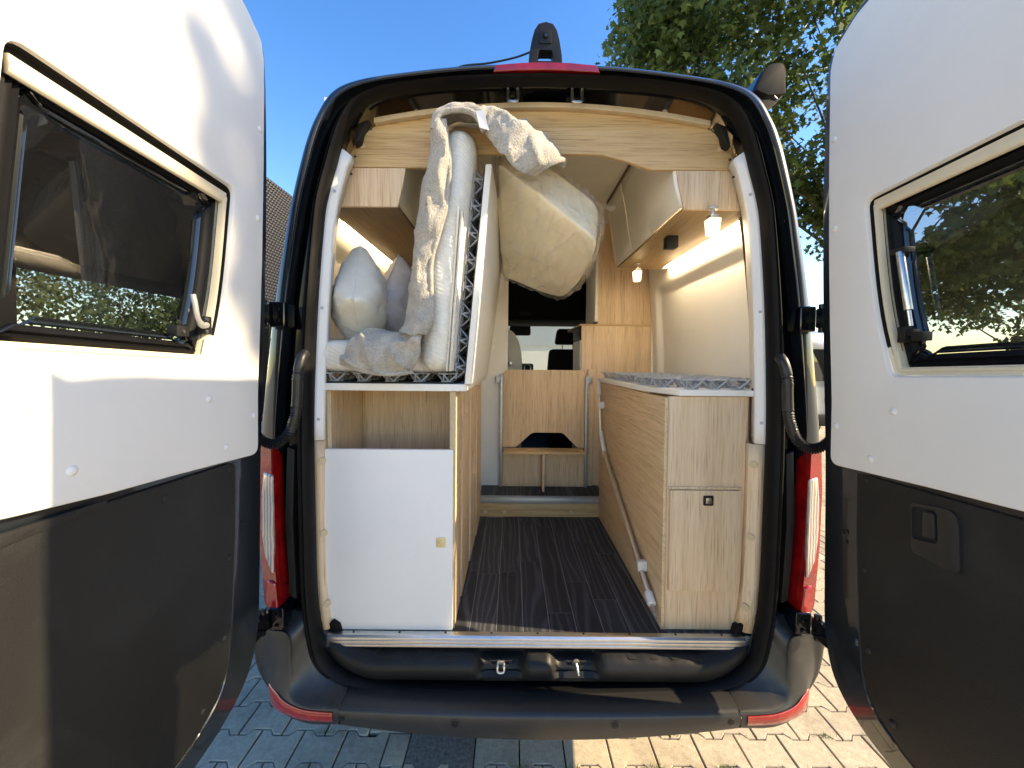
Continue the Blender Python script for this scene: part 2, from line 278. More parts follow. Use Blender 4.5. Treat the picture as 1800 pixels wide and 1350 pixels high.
# ------------------------------------------------------------------ mesh helpers
class MB:
    def __init__(s): s.v = []; s.f = []
    def add(s, vs, fs):
        o = len(s.v); s.v += [tuple(p) for p in vs]; s.f += [tuple(i + o for i in f) for f in fs]; return s
    def box(s, x0, x1, y0, y1, z0, z1):
        return s.add([(x0, y0, z0), (x1, y0, z0), (x1, y1, z0), (x0, y1, z0), (x0, y0, z1), (x1, y0, z1), (x1, y1, z1), (x0, y1, z1)],
                     [(0, 3, 2, 1), (4, 5, 6, 7), (0, 1, 5, 4), (1, 2, 6, 5), (2, 3, 7, 6), (3, 0, 4, 7)])
    def hexa(s, p):   # 8 corners, bottom loop then top loop
        return s.add(p, [(0, 3, 2, 1), (4, 5, 6, 7), (0, 1, 5, 4), (1, 2, 6, 5), (2, 3, 7, 6), (3, 0, 4, 7)])
    def prism(s, pts, axis, a, b):   # pts 2-D, extruded along axis between a and b
        def P(p, t): return {'X': (t, p[0], p[1]), 'Y': (p[0], t, p[1]), 'Z': (p[0], p[1], t)}[axis]
        n = len(pts); vs = [P(p, a) for p in pts] + [P(p, b) for p in pts]
        return s.add(vs, [tuple(range(n - 1, -1, -1)), tuple(range(n, 2 * n))] + [(i, (i + 1) % n, n + (i + 1) % n, n + i) for i in range(n)])
    def tube(s, path, r, n=10, cap=True):
        path = [Vector(p) for p in path]; rr = r if isinstance(r, (list, tuple)) else [r] * len(path)
        rings = []; up = None
        for i, p in enumerate(path):
            d = (path[min(i + 1, len(path) - 1)] - path[max(i - 1, 0)]).normalized()
            if up is None: up = d.orthogonal().normalized()
            up = (up - d * up.dot(d)).normalized(); w = d.cross(up)
            rings.append([p + (up * math.cos(2 * math.pi * k / n) + w * math.sin(2 * math.pi * k / n)) * rr[i] for k in range(n)])
        fs = []
        for i in range(len(rings) - 1):
            for k in range(n): fs.append((i * n + k, i * n + (k + 1) % n, (i + 1) * n + (k + 1) % n, (i + 1) * n + k))
        if cap: fs.append(tuple(range(n - 1, -1, -1))); fs.append(tuple((len(rings) - 1) * n + k for k in range(n)))
        return s.add([p for ring in rings for p in ring], fs)
    def bar(s, a, b, w, h, up=(0, 0, 1)):
        a, b, up = Vector(a), Vector(b), Vector(up); d = (b - a).normalized(); x = d.cross(up).normalized(); u = x.cross(d)
        c = [(-w / 2, -h / 2), (w / 2, -h / 2), (w / 2, h / 2), (-w / 2, h / 2)]
        return s.add([a + x * i + u * j for i, j in c] + [b + x * i + u * j for i, j in c], [(0, 3, 2, 1), (4, 5, 6, 7), (0, 1, 5, 4), (1, 2, 6, 5), (2, 3, 7, 6), (3, 0, 4, 7)])
    def disc(s, c, axis, r, h, n=16):   # short cylinder from c along axis vector
        a = Vector(axis).normalized(); return s.tube([Vector(c), Vector(c) + a * h], r, n)
    def grid(s, rows, close=False):
        n = len(rows[0]); fs = []
        for i in range(len(rows) - 1):
            for k in range(n if close else n - 1):
                fs.append((i * n + k, i * n + (k + 1) % n, (i + 1) * n + (k + 1) % n, (i + 1) * n + k))
        return s.add([p for r in rows for p in r], fs)
    def ringsolid(s, outer, inner, x0, x1, axis='X'):   # plate with a hole; loops of equal length
        n = len(outer)
        def P(p, t): return {'X': (t, p[0], p[1]), 'Y': (p[0], t, p[1])}[axis]
        vs = [P(p, x0) for p in outer] + [P(p, x0) for p in inner] + [P(p, x1) for p in outer] + [P(p, x1) for p in inner]
        fs = []
        for i in range(n):
            j = (i + 1) % n
            fs += [(i, j, n + j, n + i), (2 * n + j, 2 * n + i, 3 * n + i, 3 * n + j), (j, i, 2 * n + i, 2 * n + j), (n + i, n + j, 3 * n + j, 3 * n + i)]
        return s.add(vs, fs)
    def build(s, name, mat, parent=None, bevel=0.0, seg=2, smooth=True, ang=35, fix=True):
        me = bpy.data.meshes.new(name); me.from_pydata(s.v, [], s.f)
        if fix or bevel:
            bm = bmesh.new(); bm.from_mesh(me)
            if fix: bmesh.ops.recalc_face_normals(bm, faces=bm.faces)
            if bevel:
                es = [e for e in bm.edges if len(e.link_faces) == 2 and e.calc_face_angle(0) > R(28)]
                bmesh.ops.bevel(bm, geom=es, offset=bevel, segments=seg, profile=.6, affect='EDGES', clamp_overlap=True)
            bm.to_mesh(me); bm.free()
        if smooth:
            me.polygons.foreach_set('use_smooth', [True] * len(me.polygons)); me.set_sharp_from_angle(angle=R(ang))
        me.materials.append(MAT[mat] if isinstance(mat, str) else mat)
        o = bpy.data.objects.new(name, me); COL.objects.link(o)
        if parent is not None: attach(o, parent)
        return o
def wpos(o):
    return Vector(o.get('_o', (0, 0, 0)))
def attach(o, parent):
    o.parent = parent; o.matrix_parent_inverse = Matrix.Translation(-wpos(parent))
def thing(name, label, cat, loc=(0, 0, 0), group=None):
    o = bpy.data.objects.new(name, None); COL.objects.link(o); o.location = loc; o.empty_display_size = .1
    ORIG[o.name] = Vector(loc); o['label'] = label; o['category'] = cat
    if group: o['group'] = group
    return o
ORIG = {}
def wpos(o): return ORIG.get(o.name, Vector((0, 0, 0)))
def tag(o, label, cat, group=None):
    o['label'] = label; o['category'] = cat
    if group: o['group'] = group
    return o
def cr(pts, n=8, closed=False):      # Catmull-Rom through tuples
    pts = [Vector(p) for p in pts]; out = []; L = len(pts)
    for i in range(L if closed else L - 1):
        p0 = pts[(i - 1) % L] if closed or i > 0 else pts[0] * 2 - pts[1]
        p1 = pts[i]; p2 = pts[(i + 1) % L]
        p3 = pts[(i + 2) % L] if closed or i + 2 < L else pts[L - 1] * 2 - pts[L - 2]
        for k in range(n):
            t = k / n
            out.append(.5 * ((2 * p1) + (p2 - p0) * t + (2 * p0 - 5 * p1 + 4 * p2 - p3) * t * t + (3 * p1 - p0 - 3 * p2 + p3) * t ** 3))
    if not closed: out.append(pts[-1])
    return out
def roundpoly(pts, r, n=5):         # rounded-corner polygon; r may be a list
    out = []; L = len(pts)
    for i in range(L):
        p0, p1, p2 = Vector(pts[i - 1]), Vector(pts[i]), Vector(pts[(i + 1) % L]); rr = r[i] if isinstance(r, (list, tuple)) else r
        if rr <= 0: out.append(tuple(p1)); continue
        a = p1 + (p0 - p1).normalized() * min(rr, (p0 - p1).length * .49); b = p1 + (p2 - p1).normalized() * min(rr, (p2 - p1).length * .49)
        for k in range(n + 1):
            t = k / n; out.append(tuple(a * (1 - t) ** 2 + p1 * 2 * t * (1 - t) + b * t * t))
    return out
def area2(p): return sum(p[i - 1][0] * p[i][1] - p[i][0] * p[i - 1][1] for i in range(len(p)))
def inset(pts, d):
    s = 1 if area2(pts) > 0 else -1; out = []; L = len(pts)
    for i in range(L):
        a, b, c = Vector(pts[i - 1]), Vector(pts[i]), Vector(pts[(i + 1) % L])
        e1, e2 = (b - a).normalized(), (c - b).normalized(); n = Vector((-(e1.y + e2.y), e1.x + e2.x))
        n = n.normalized() if n.length > 1e-6 else Vector((-e1.y, e1.x)); k = max(.5, n.dot(Vector((-e1.y, e1.x))))
        out.append(tuple(b + n * (d * s / k)))
    return out
def polar(poly, c, angs):
    res = []; L = len(poly)
    for a in angs:
        dx, dy = math.cos(a), math.sin(a); best = None
        for i in range(L):
            x1, y1 = poly[i - 1][0] - c[0], poly[i - 1][1] - c[1]; x2, y2 = poly[i][0] - c[0], poly[i][1] - c[1]
            ex, ey = x2 - x1, y2 - y1; den = dx * ey - dy * ex
            if abs(den) < 1e-12: continue
            t = (x1 * ey - y1 * ex) / den; u = (x1 * dy - y1 * dx) / den
            if t > 0 and -1e-6 <= u <= 1 + 1e-6 and (best is None or t > best): best = t
        res.append((c[0] + dx * best, c[1] + dy * best))
    return res
def angles(c, *polys):
    A = sorted({round(math.atan2(p[1] - c[1], p[0] - c[0]), 4) for q in polys for p in q} | {round(-math.pi + 2 * math.pi * k / 96, 4) for k in range(96)})
    out = []
    for a in A:
        if not out or a - out[-1] > 2e-3: out.append(a)
    return out
def nz(p, s=1.0): return mnoise.noise(Vector(p) * s)
def copy_tree(o, parent=None):
    c = o.copy(); COL.objects.link(c); ORIG[c.name] = wpos(o)
    if parent is not None:
        c.parent = parent; c.matrix_parent_inverse = o.matrix_parent_inverse.copy()
    for ch in o.children: copy_tree(ch, c)
    return c

# ================================================================== SETTING: ground with pavers
def structure(o): o['kind'] = 'structure'; return o
ground = structure(MB().add([(-300, -300, -.028), (300, -300, -.028), (300, 300, -.028), (-300, 300, -.028)], [(0, 1, 2, 3)]).build('ground', 'ground_far', fix=False))
MB().add([(-7.6, -3.7, -.022), (9.9, -3.7, -.022), (9.9, 10.2, -.022), (-7.6, 10.2, -.022)], [(0, 1, 2, 3)]).build('joint_sand', 'joint', ground, fix=False)
PW, PH, PA = .19, .142, .026
def paver_outline():
    x1, x2, w = .0345, .0575, PW / 2 - .003
    hi, lo = PH / 2 + PA / 2 - .003, PH / 2 - PA / 2 - .003
    t = [(w, hi), (x2, hi), (x1, lo), (-x1, lo), (-x2, hi), (-w, hi)]
    return t + [(-x, -y) for x, y in t]
def paver_mesh():
    o = paver_outline(); n = len(o); c = inset(o, .0028)
    vs = [(p[0], p[1], 0.0) for p in c] + [(p[0], p[1], -.0035) for p in o] + [(p[0], p[1], -.0219) for p in o]
    fs = [tuple(range(n))] + [(i, n + i, n + (i + 1) % n, (i + 1) % n) for i in range(n)] + [(n + i, 2 * n + i, 2 * n + (i + 1) % n, n + (i + 1) % n) for i in range(n)]
    return vs, fs
pv, pf = paver_mesh()
def proj(x, y, z):
    v = Vector((x, y, z)) - CAM; P = R(1.5); w = v.y * math.cos(P) - v.z * math.sin(P)
    if w < .05: return None
    dx, dy = 690 * v.x / w, -690 * (v.y * math.sin(P) + v.z * math.cos(P)) / w; k = R(.5)
    return 900 + dx - dy * k, 653 + dy + dx * k
VIS = [(436, 800), (462, 800), (458, 1060), (480, 1235), (560, 1262), (900, 1285), (1300, 1275), (1400, 1255), (1436, 1130), (1440, 780), (1468, 780), (1468, 1190), (1640, 1400), (250, 1400), (400, 1230), (425, 1150)]
def inpoly(p, poly):
    r = False
    for i in range(len(poly)):
        (x1, y1), (x2, y2) = poly[i - 1], poly[i]
        if (y1 > p[1]) != (y2 > p[1]) and p[0] < (x2 - x1) * (p[1] - y1) / (y2 - y1) + x1: r = not r
    return r
rng = random.Random(3)
near, far = [], []
SLAB = (-.36, -.16, .165 * 1 - .0825, .165 * 2 + .0825)     # one dark square slab let into the paving
for j in range(-26, 72):
    y = j * PH
    for i in range(-40, 52):
        x = i * PW + (PW / 2 if j % 2 else 0) + .04
        if (j == 2 and min(abs(x + .53), abs(x + .34)) < .05) or (j == 3 and min(abs(x + .625), abs(x + .435)) < .05): continue
        z = rng.uniform(-.0015, .0015); q = proj(x, y, 0)
        if q and inpoly(q, VIS): near.append((y + 1.34 + abs(x) * .3, x, y, z))
        else: far.append((x, y, z))
near.sort(); far += [(x, y, z) for _, x, y, z in near[300:]]
pm = bpy.data.meshes.new('paver'); pm.from_pydata(pv, [], pf); pm.materials.append(MAT['paver'])
for d, x, y, z in near[:300]:
    o = bpy.data.objects.new('paver', pm); COL.objects.link(o); o.location = (x, y, z); o.parent = ground
    o.rotation_euler = (rng.uniform(-.006, .006), rng.uniform(-.006, .006), rng.choice([0, math.pi]) + rng.uniform(-.004, .004))
A = np.array(pv); n = len(pv); F = np.array([(x, y, z) for x, y, z in far])
V = (A[None] + F[:, None]).reshape(-1, 3)
fs = [tuple(k + i * n for k in f) for i in range(len(far)) for f in pf]
me = bpy.data.meshes.new('paving_field'); me.from_pydata(V.tolist(), [], fs); me.materials.append(MAT['paver'])
fo = bpy.data.objects.new('paving_field', me); COL.objects.link(fo); fo.parent = ground; fo['kind'] = 'stuff'
m = MB(); sl = roundpoly([(-.528, .202), (-.247, .202), (-.247, .508), (-.528, .508)], .006, 2)
sp = m.prism(sl, 'Z', -.021, .0005).build('paving_slab', 'slab_dark', ground, bevel=.003)
# a few cut pieces closing the gap round the slab
for (x0, x1, y0, y1) in ((-.623, -.532, .216, .352), (-.718, -.532, .361, .494)):
    MB().box(x0, x1, y0, y1, -.0215, 0).build('paver', 'paver', ground, bevel=.004)
# grass in the joints
gv, gf = [], []
for k in range(520):
    jx = rng.choice([(.62, .30), (.78, .22), (.95, .45), (1.1, .12), (.35, .33), (.50, .17), (-1.1, .12), (-.9, .30), (1.35, .8), (1.6, 1.4), (.16, .16), (-.05, .17), (1.3, .3), (.7, .5)])
    bx, by = jx[0] + rng.gauss(0, .025), round((jx[1] + rng.gauss(0, .02)) / PH - .5) * PH + PH / 2 + rng.gauss(0, .006)
    a = rng.uniform(0, 6.28); h = rng.uniform(.006, .022); w = .0016; l = rng.uniform(.004, .014)
    b = len(gv); gv += [(bx - w * math.sin(a), by + w * math.cos(a), -.006), (bx + w * math.sin(a), by - w * math.cos(a), -.006), (bx + l * math.cos(a), by + l * math.sin(a), h)]; gf.append((b, b + 1, b + 2))
me = bpy.data.meshes.new('grass'); me.from_pydata(gv, [], gf); me.materials.append(MAT['grass'])
go = bpy.data.objects.new('grass', me); COL.objects.link(go); go['kind'] = 'stuff'; go['label'] = 'small green weeds growing in the paving joints'; go['category'] = 'grass'

# ================================================================== CAMPERVAN: body
VAN = thing('campervan', 'black camper van seen from behind with both rear doors wide open', 'camper van', (0, 2.2, 0))
I_ = [(0, .510), (.43, .519), (.60, .538), (.69, .570), (.742, .62), (.765, .71), (.780, .85), (.786, 1.13), (.789, 1.37), (.786, 1.56), (.773, 1.85), (.753, 2.10), (.739, 2.20), (.709, 2.31), (.689, 2.38), (.664, 2.445), (.626, 2.500), (.555, 2.540), (.42, 2.566), (.23, 2.583), (0, 2.590)]
O_ = [(0, .400), (.48, .402), (.70, .415), (.83, .450), (.905, .53), (.942, .70), (.955, .85), (.967, 1.13), (.967, 1.37), (.950, 1.56), (.914, 1.855), (.870, 2.11), (.851, 2.20), (.826, 2.305), (.803, 2.385), (.772, 2.460), (.715, 2.545), (.62, 2.586), (.44, 2.614), (.23, 2.636), (0, 2.642)]
def loop(half, n=8):
    h = cr([(p[0], p[1], 0) for p in half], n); h = [(max(0, v.x), v.y) for v in h]
    return h + [(-x, z) for x, z in reversed(h[1:-1])]
IL, OL = loop(I_), loop(O_)
def band(prof):
    return [[(i[0] + (o[0] - i[0]) * t, y, i[1] + (o[1] - i[1]) * t) for i, o in zip(IL, OL)] for t, y in prof]
def big(o, k):      # body section further in, wider and taller than the rear frame
    up = max(0.0, min(1.0, (o[1] - 1.7) / .8)); return (o[0] * (1 + .065 * k), o[1] + .085 * k * up * up * (3 - 2 * up))
rows = band([(.63, .035), (.635, .0), (.66, -.014), (.75, -.016), (.88, -.012), (.96, .004), (1.0, .035)])
for y, k in ((.07, .35), (.13, .7), (.22, 1.0), (3.4, 1.0)): rows.append([(big(o, k)[0], y, big(o, k)[1]) for o in OL])
MB().grid(rows, True).build('body_shell', 'paint', VAN, ang=50)
MB().grid(band([(.34, .20), (.20, .12), (.08, .06), (.02, .03), (.20, .032), (.25, .034), (.30, .058), (.45, .064), (.60, .060), (.628, .034)]), True).build('door_aperture', 'paint_in', VAN, ang=40)
MB().grid(band([(.01, .03), (-.02, .012), (-.01, -.010), (.03, -.024), (.08, -.029), (.12, -.020), (.15, -.027), (.20, -.020), (.225, .0), (.23, .033)]), True).build('rubber_seal', 'rubber', VAN, ang=60)
# thin bead along the outer gutter edge
bead = band([(.645, -.013)])[0]
MB().tube(bead + [bead[0]], .0028, 6, False).build('gutter_bead', 'paint_in', VAN)
# spot-welded corner plates in the upper reveal
for sx in (-1, 1):
    for (x, z) in [(sx * .60, 2.455), (sx * .655, 2.36), (sx * .668, 2.30)]: MB().disc((x, .052, z), (0, -1, 0), .004, .004, 10).build('spot_screw', 'plastic', VAN)
# interior lining -------------------------------------------------------------
def wall(s):
    rows = []
    ny, nzz = 90, 74
    for a in range(nzz + 1):
        z = .70 + (2.62 - .70) * a / nzz; r = []
        for b in range(ny + 1):
            y = .10 + 1.27 * b / ny
            x = .873 - .045 * max(0, (z - 1.55) / .75) ** 1.6 if z < 2.3 else .828 - .55 * (z - 2.3)
            # rounded-rectangle window recess
            cy, cz, hy, hz = .74, 1.68, .53, .44; rad = .13 if y < .74 else .07
            qx, qz = abs(y - cy) - hy + rad, abs(z - cz) - hz + rad
            d = math.hypot(max(qx, 0), max(qz, 0)) + min(max(qx, qz), 0) - rad
            t = max(0, min(1, .5 - d / .045)); t = t * t * (3 - 2 * t)
            r.append((s * (x + .030 * t), y, z))
        rows.append(r)
    return MB().grid(rows).build('wall_lining', 'lining', VAN, ang=80)
wall(1); wall(-1)
MB().box(-.80, .80, .13, 3.0, 2.602, 2.615).build('ceiling_lining', 'ceiling', VAN)
for s in (-1, 1): MB().box(s * .86, s * .875, 1.37, 3.2, .66, 2.6).build('wall_lining', 'lining', VAN)
# header boards
def curve_top(x): return 2.577 - .165 * x * x
xs = [-.645 + 1.29 * k / 40 for k in range(41)]
tp = [(x, curve_top(x) - .010 - .07 * max(0, (abs(x) - .56) / .085) ** 2 * .5) for x in xs]
bot = [(.676, 2.44), (.712, 2.352), (.398, 2.350), (.30, 2.382), (.215, 2.402), (.10, 2.405), (-.10, 2.405), (-.215, 2.402), (-.30, 2.382), (-.398, 2.350), (-.712, 2.352), (-.676, 2.44)]
hd = MB().prism(tp + bot, 'Y', .105, .121).build('header_board', 'wood_x', VAN, bevel=.0015)
xs2 = [-.60 + 1.20 * k / 40 for k in range(41)]
MB().prism([(x, curve_top(x) - .004) for x in xs2] + [(x, curve_top(x) - .022) for x in reversed(xs2)], 'Y', .082, .1045).build('header_trim', 'edge', VAN, bevel=.001)
for s in (-1, 1):
    MB().prism([(s * .615, 2.50), (s * .652, 2.485), (s * .668, 2.415), (s * .648, 2.425), (s * .640, 2.46)], 'Y', .07, .1035).build('corner_bracket', 'plastic', VAN, bevel=.002)
    MB().disc((s * .648, .1045, 2.425), (0, -1, 0), .009, .003, 16).build('screw_cap', 'cap', hd)
# two steel door strikers with pads at the top of the frame
for x in (-.105, .118):
    m = MB(); m.box(x - .034, x + .034, .060, .078, 2.5720, 2.5780)
    m.build('striker_pad', 'rubber', VAN, bevel=.001)
    m = MB(); zt = 2.590; m.tube(cr([(x - .017, .05, zt), (x - .017, .045, zt - .030), (x - .010, .042, zt - .041), (x + .010, .042, zt - .041), (x + .017, .045, zt - .030), (x + .017, .05, zt)], 4), .0055, 8)
    m.build('door_striker', 'steel', VAN)
# pillar trims (white above, oak below)
def ix(z):
    for (x0, z0), (x1, z1) in zip(I_[:-1], I_[1:]):
        if z0 <= z <= z1: return x0 + (x1 - x0) * (z - z0) / (z1 - z0)
    return .6
for s in (-1, 1):
    rows = []
    for k in range(19):
        z = 1.365 + (2.385 - 1.365) * k / 18; x = ix(z); c_ = .026 if k == 18 else 0
        rows.append([(s * (x + .020), .040, z), (s * (x + .016), .034, z), (s * (x - .002), .037, z - c_ * .45), (s * (x - .019), .046, z - c_ * .9), (s * (x - .021), .051, z - c_), (s * (x - .008), .10, z - c_)])
    tr = MB().grid(rows).build('pillar_trim', 'pillar_white', VAN, ang=16)
    md = tr.modifiers.new('thick', 'SOLIDIFY'); md.thickness = .003; md.offset = 1 if s > 0 else 1
    for z in (2.235, 1.83, 1.44):
        MB().disc((s * (ix(z) - .008), .0375, z), (-s * .45, -1, 0), .0055, .003, 12).build('screw_cap', 'spring', tr)
    rows = []
    for k in range(9):
        z = .685 + (1.362 - .685) * k / 8; x = ix(z) - .003
        a, b, c_ = (.006, .016, .018) if s < 0 else (.012, .034, .038); rows.append([(s * (x + .012), .034, z), (s * (x - a), .040, z), (s * (x - b), .058, z), (s * (x - c_), .080, z)])
    st = MB().grid(rows).build('pillar_strip', 'wood_z', VAN, ang=20)
    md = st.modifiers.new('thick', 'SOLIDIFY'); md.thickness = .008; md.offset = 1
    for z in (1.29, 1.03, .775):
        MB().disc((s * (ix(z) - (.016 if s < 0 else .026)), .0465, z), (-s * .72, -.69, 0), .0125, .0035, 18).build('screw_cap', 'cap', st)
    m = MB(); m.prism([(s * .752, .655), (s * .700, .655), (s * .712, .70), (s * .735, .715), (s * .752, .70)], 'Y', .046, .07); m.build('corner_filler', 'rubber', VAN, bevel=.003)
# floor, planks
FL = MB().box(-.86, .86, .045, 1.112, .630, .6694).build('floor', 'floor_joint', VAN)
rp = random.Random(11); pwid = .098
x = -.345
while x < .80:
    y = .048 - rp.uniform(0, .5)
    while y < 1.11:
        L = rp.uniform(.45, .8); y0, y1 = max(y, .046), min(y + L, 1.111)
        if y1 - y0 > .03: MB().box(x + .0011, x + pwid - .0011, y0 + .0011, y1 - .0011, .6692, .6700).build('plank', 'floor', FL)
        y += L
    x += pwid
ST = MB().box(-.30, .50, 1.128, 2.4, .69, .7860).build('step_platform', 'floor_joint', VAN)
for k in range(9):
    MB().box(-.30 + k * .089, -.30 + k * .089 + .0875, 1.145, 1.9, .7858, .7885).build('plank', 'floor', ST)
MB().box(-.30, .485, 1.110, 1.126, .6705, .758).build('step_riser', 'wood_x', VAN, bevel=.001)
m = MB(); m.box(-.30, .485, 1.100, 1.143, .7892, .7935); m.box(-.30, .485, 1.100, 1.106, .758, .7892)
for k in range(4): m.box(-.30, .485, 1.104 + k * .009, 1.108 + k * .009, .7936, .7952)
m.build('step_nosing', 'alu_grey', VAN, bevel=.0008)
for x in (-.26, -.14, .28, .46): MB().disc((x, 1.1095, .700), (0, -1, 0), .012, .002, 18).build('screw_cap', 'cap', VAN)
# rear sill rail
m = MB(); prof = [(.050, .6745), (.050, .6700), (.060, .6695), (.060, .632), (.026, .632), (.0225, .636), (.0225, .643), (.0245, .645), (.0225, .647), (.0225, .656), (.0245, .658), (.0225, .660), (.0225, .668), (.028, .6745), (.036, .6755), (.040, .6745)]
SR = m.prism(prof, 'X', -.748, .735).build('sill_rail', 'alu', VAN, bevel=.0004, ang=25)
for k in range(9): MB().disc((-.66 + k * .165, .043, .6746), (0, 0, 1), .004, .0015, 10).build('rivet', 'plastic', SR)
# plastic step tread with two latch recesses
rows = []
for k in range(121):
    x = -.735 + 1.47 * k / 120; e = max(0, (abs(x) - .55) / .185) ; e = e * e
    rec = max(0.0, max(1 - max(0, (abs(x - c) - .055) / .045) for c in (-.13, .133))) if min(abs(x + .13), abs(x - .133)) < .1 else 0
    rec = rec * rec * (3 - 2 * rec); rib = .0022 * (1 if (int((abs(x) + .02) / .055) % 2 and abs(x) > .22) else 0)
    up = .055 * e; r = []
    for (y, z, w) in ((.060, .628, 0), (.050, .624, .2), (.030, .618, 1), (.012, .612, 1), (.000, .604, 1), (-.010, .594, 1), (-.014, .580, 1), (-.014, .562, .8), (-.010, .548, .3), (.0, .536, 0), (.02, .532, 0)):
        r.append((x, y + .034 * rec * w + .03 * e, z - (.024 * rec * w if z > .575 else 0) + up + (rib if z > .600 else 0)))
    rows.append(r)
TD = MB().grid(rows).build('step_tread', 'plastic', VAN, ang=38)
m = MB()
for sx in (-1, 1):
    for k in range(5):
        x0 = sx * (.27 + k * .075); MB().hexa([(x0, .056, .6245), (x0 + .028, .056, .6245), (x0 + sx * .05 + .028, .006, .6085), (x0 + sx * .05, .006, .6085), (x0, .056, .6285), (x0 + .028, .056, .6285), (x0 + sx * .05 + .028, .006, .6125), (x0 + sx * .05, .006, .6125)]).build('tread_rib', 'plastic', TD, bevel=.001)
for x, kind in ((-.13, 0), (.133, 1)):
    m = MB(); m.prism([(x - .040, .600), (x + .040, .600), (x + .030, .584), (x - .030, .584)], 'Y', .012, .0165); m.build('latch_plate', 'paint', TD, bevel=.002)
    m = MB()
    if kind == 0:
        m.tube(cr([(x - .010, .014, .599), (x - .011, -.004, .592), (x - .010, -.010, .574), (x + .010, -.010, .574), (x + .011, -.004, .592), (x + .010, .014, .599)], 5), .0042, 8)
        m.box(x - .012, x + .012, .006, .014, .588, .602)
    else:
        m.disc((x, .012, .596), (0, -1, -.15), .014, .008, 16); m.tube([(x, .006, .595), (x + .004, -.012, .578), (x + .006, -.018, .570)], [.005, .0045, .003], 8)
    m.build('door_striker', 'steel', VAN, bevel=.001)
m = MB(); m.box(-.62, -.61, .018, .030, .6180, .6195)
# ------------------------------------------------------------------ bumper
def bp_center(x):
    k = (abs(x) / .65) ** 2; dy = .012 * k
    return [(x, .01, .500 + .018 * k), (x, -.012 + dy * .2, .508 + .022 * k), (x, -.06 + dy * .6, .517 + .013 * k), (x, -.100 + dy, .522 + .004 * k), (x, -.113 + dy, .516 + .004 * k), (x, -.117 + dy, .504 + .005 * k), (x, -.114 + dy, .466 + .018 * k), (x, -.104 + dy, .428 + .034 * k), (x, -.05, .415 + .035 * k)]
BM = MB().grid([bp_center(-.648 + 1.296 * k / 40) for k in range(41)]).build('bumper', 'bumper', VAN, ang=50)
def corner(s):
    U = [
        [(.649, -.010, .530), (.649, -.050, .530), (.649, -.085, .527), (.649, -.101, .524), (.649, -.105, .509), (.649, -.102, .484), (.649, -.092, .462)],
        [(.720, -.005, .575), (.732, -.040, .552), (.750, -.075, .536), (.758, -.095, .527), (.764, -.100, .515), (.762, -.098, .486), (.750, -.088, .460)],
        [(.765, .000, .650), (.785, -.030, .605), (.808, -.060, .565), (.820, -.076, .552), (.840, -.082, .528), (.840, -.078, .492), (.825, -.066, .463)],
        [(.790, .005, .730), (.806, -.022, .685), (.826, -.048, .640), (.836, -.060, .625), (.882, -.062, .555), (.890, -.055, .506), (.872, -.046, .472)],
        [(.797, .010, .770), (.812, -.012, .748), (.838, -.040, .722), (.850, -.050, .716), (.912, -.040, .600), (.916, -.030, .513), (.895, -.020, .482)],
        [(.850, .020, .770), (.875, .005, .750), (.905, -.022, .726), (.925, -.028, .718), (.947, -.018, .600), (.938, -.005, .520), (.915, .000, .490)],
        [(.930, .050, .770), (.950, .035, .750), (.982, .006, .728), (.996, .006, .720), (.988, .020, .600), (.968, .030, .530), (.940, .035, .495)],
        [(.950, .280, .770), (.970, .280, .750), (.998, .280, .728), (1.008, .280, .720), (1.004, .280, .600), (.990, .280, .530), (.960, .280, .495)]]
    U = [[(r[0][0] - .02, r[0][1] + .03, r[0][2] - .012)] + r + [(r[-1][0] - .03, r[-1][1] + .04, r[-1][2] - .006)] for r in U]
    cols = [cr([r[v] for r in U], 6) for v in range(9)]
    rows = [[cols[v][i] for v in range(9)] for i in range(len(cols[0]))]
    rows = [cr(r, 3) for r in rows]
    rows = [[(s * p.x, p.y, p.z) for p in r] for r in rows]
    o = MB().grid(rows).build('bumper_corner', 'bumper', VAN, ang=60)
    # red reflector set into the lower corner
    rr = []
    for i in range(1, 23):
        r = rows[i]; a, b = Vector(r[14]), Vector(r[19]); mid = Vector(r[16]) * .5 + Vector(r[17]) * .5; nrm = (Vector(rows[i + 1][17]) - Vector(rows[i - 1][17])).cross(b - a).normalized()
        if nrm.y > 0: nrm = -nrm
        h = (b - a) * .5 * (1 if i < 15 else (23 - i) / 9 + .1)
        rr.append([mid - h * .85 + nrm * .0005, mid - h * .75 + nrm * .0030, mid + nrm * .0035, mid + h * .75 + nrm * .0030, mid + h * .85 + nrm * .0005])
    MB().grid(rr).build('reflector', 'red_plain', o, ang=60)
    return o
corner(1); corner(-1)
for x, y, z in ((-.640, -.106, .498), (-.273, -.119, .492), (.240, -.119, .492), (.616, -.107, .497)):
    m = MB(); m.disc((x, y + .012, z - .002), (0, -1, -.12), .0165, .0085, 20); o = m.build('parking_sensor', 'bumper', VAN, bevel=.0012)
    MB().disc((x, y + .0034, z - .003), (0, -1, -.12), .0115, .002, 16).build('sensor_disc', 'plastic', o, bevel=.0008)
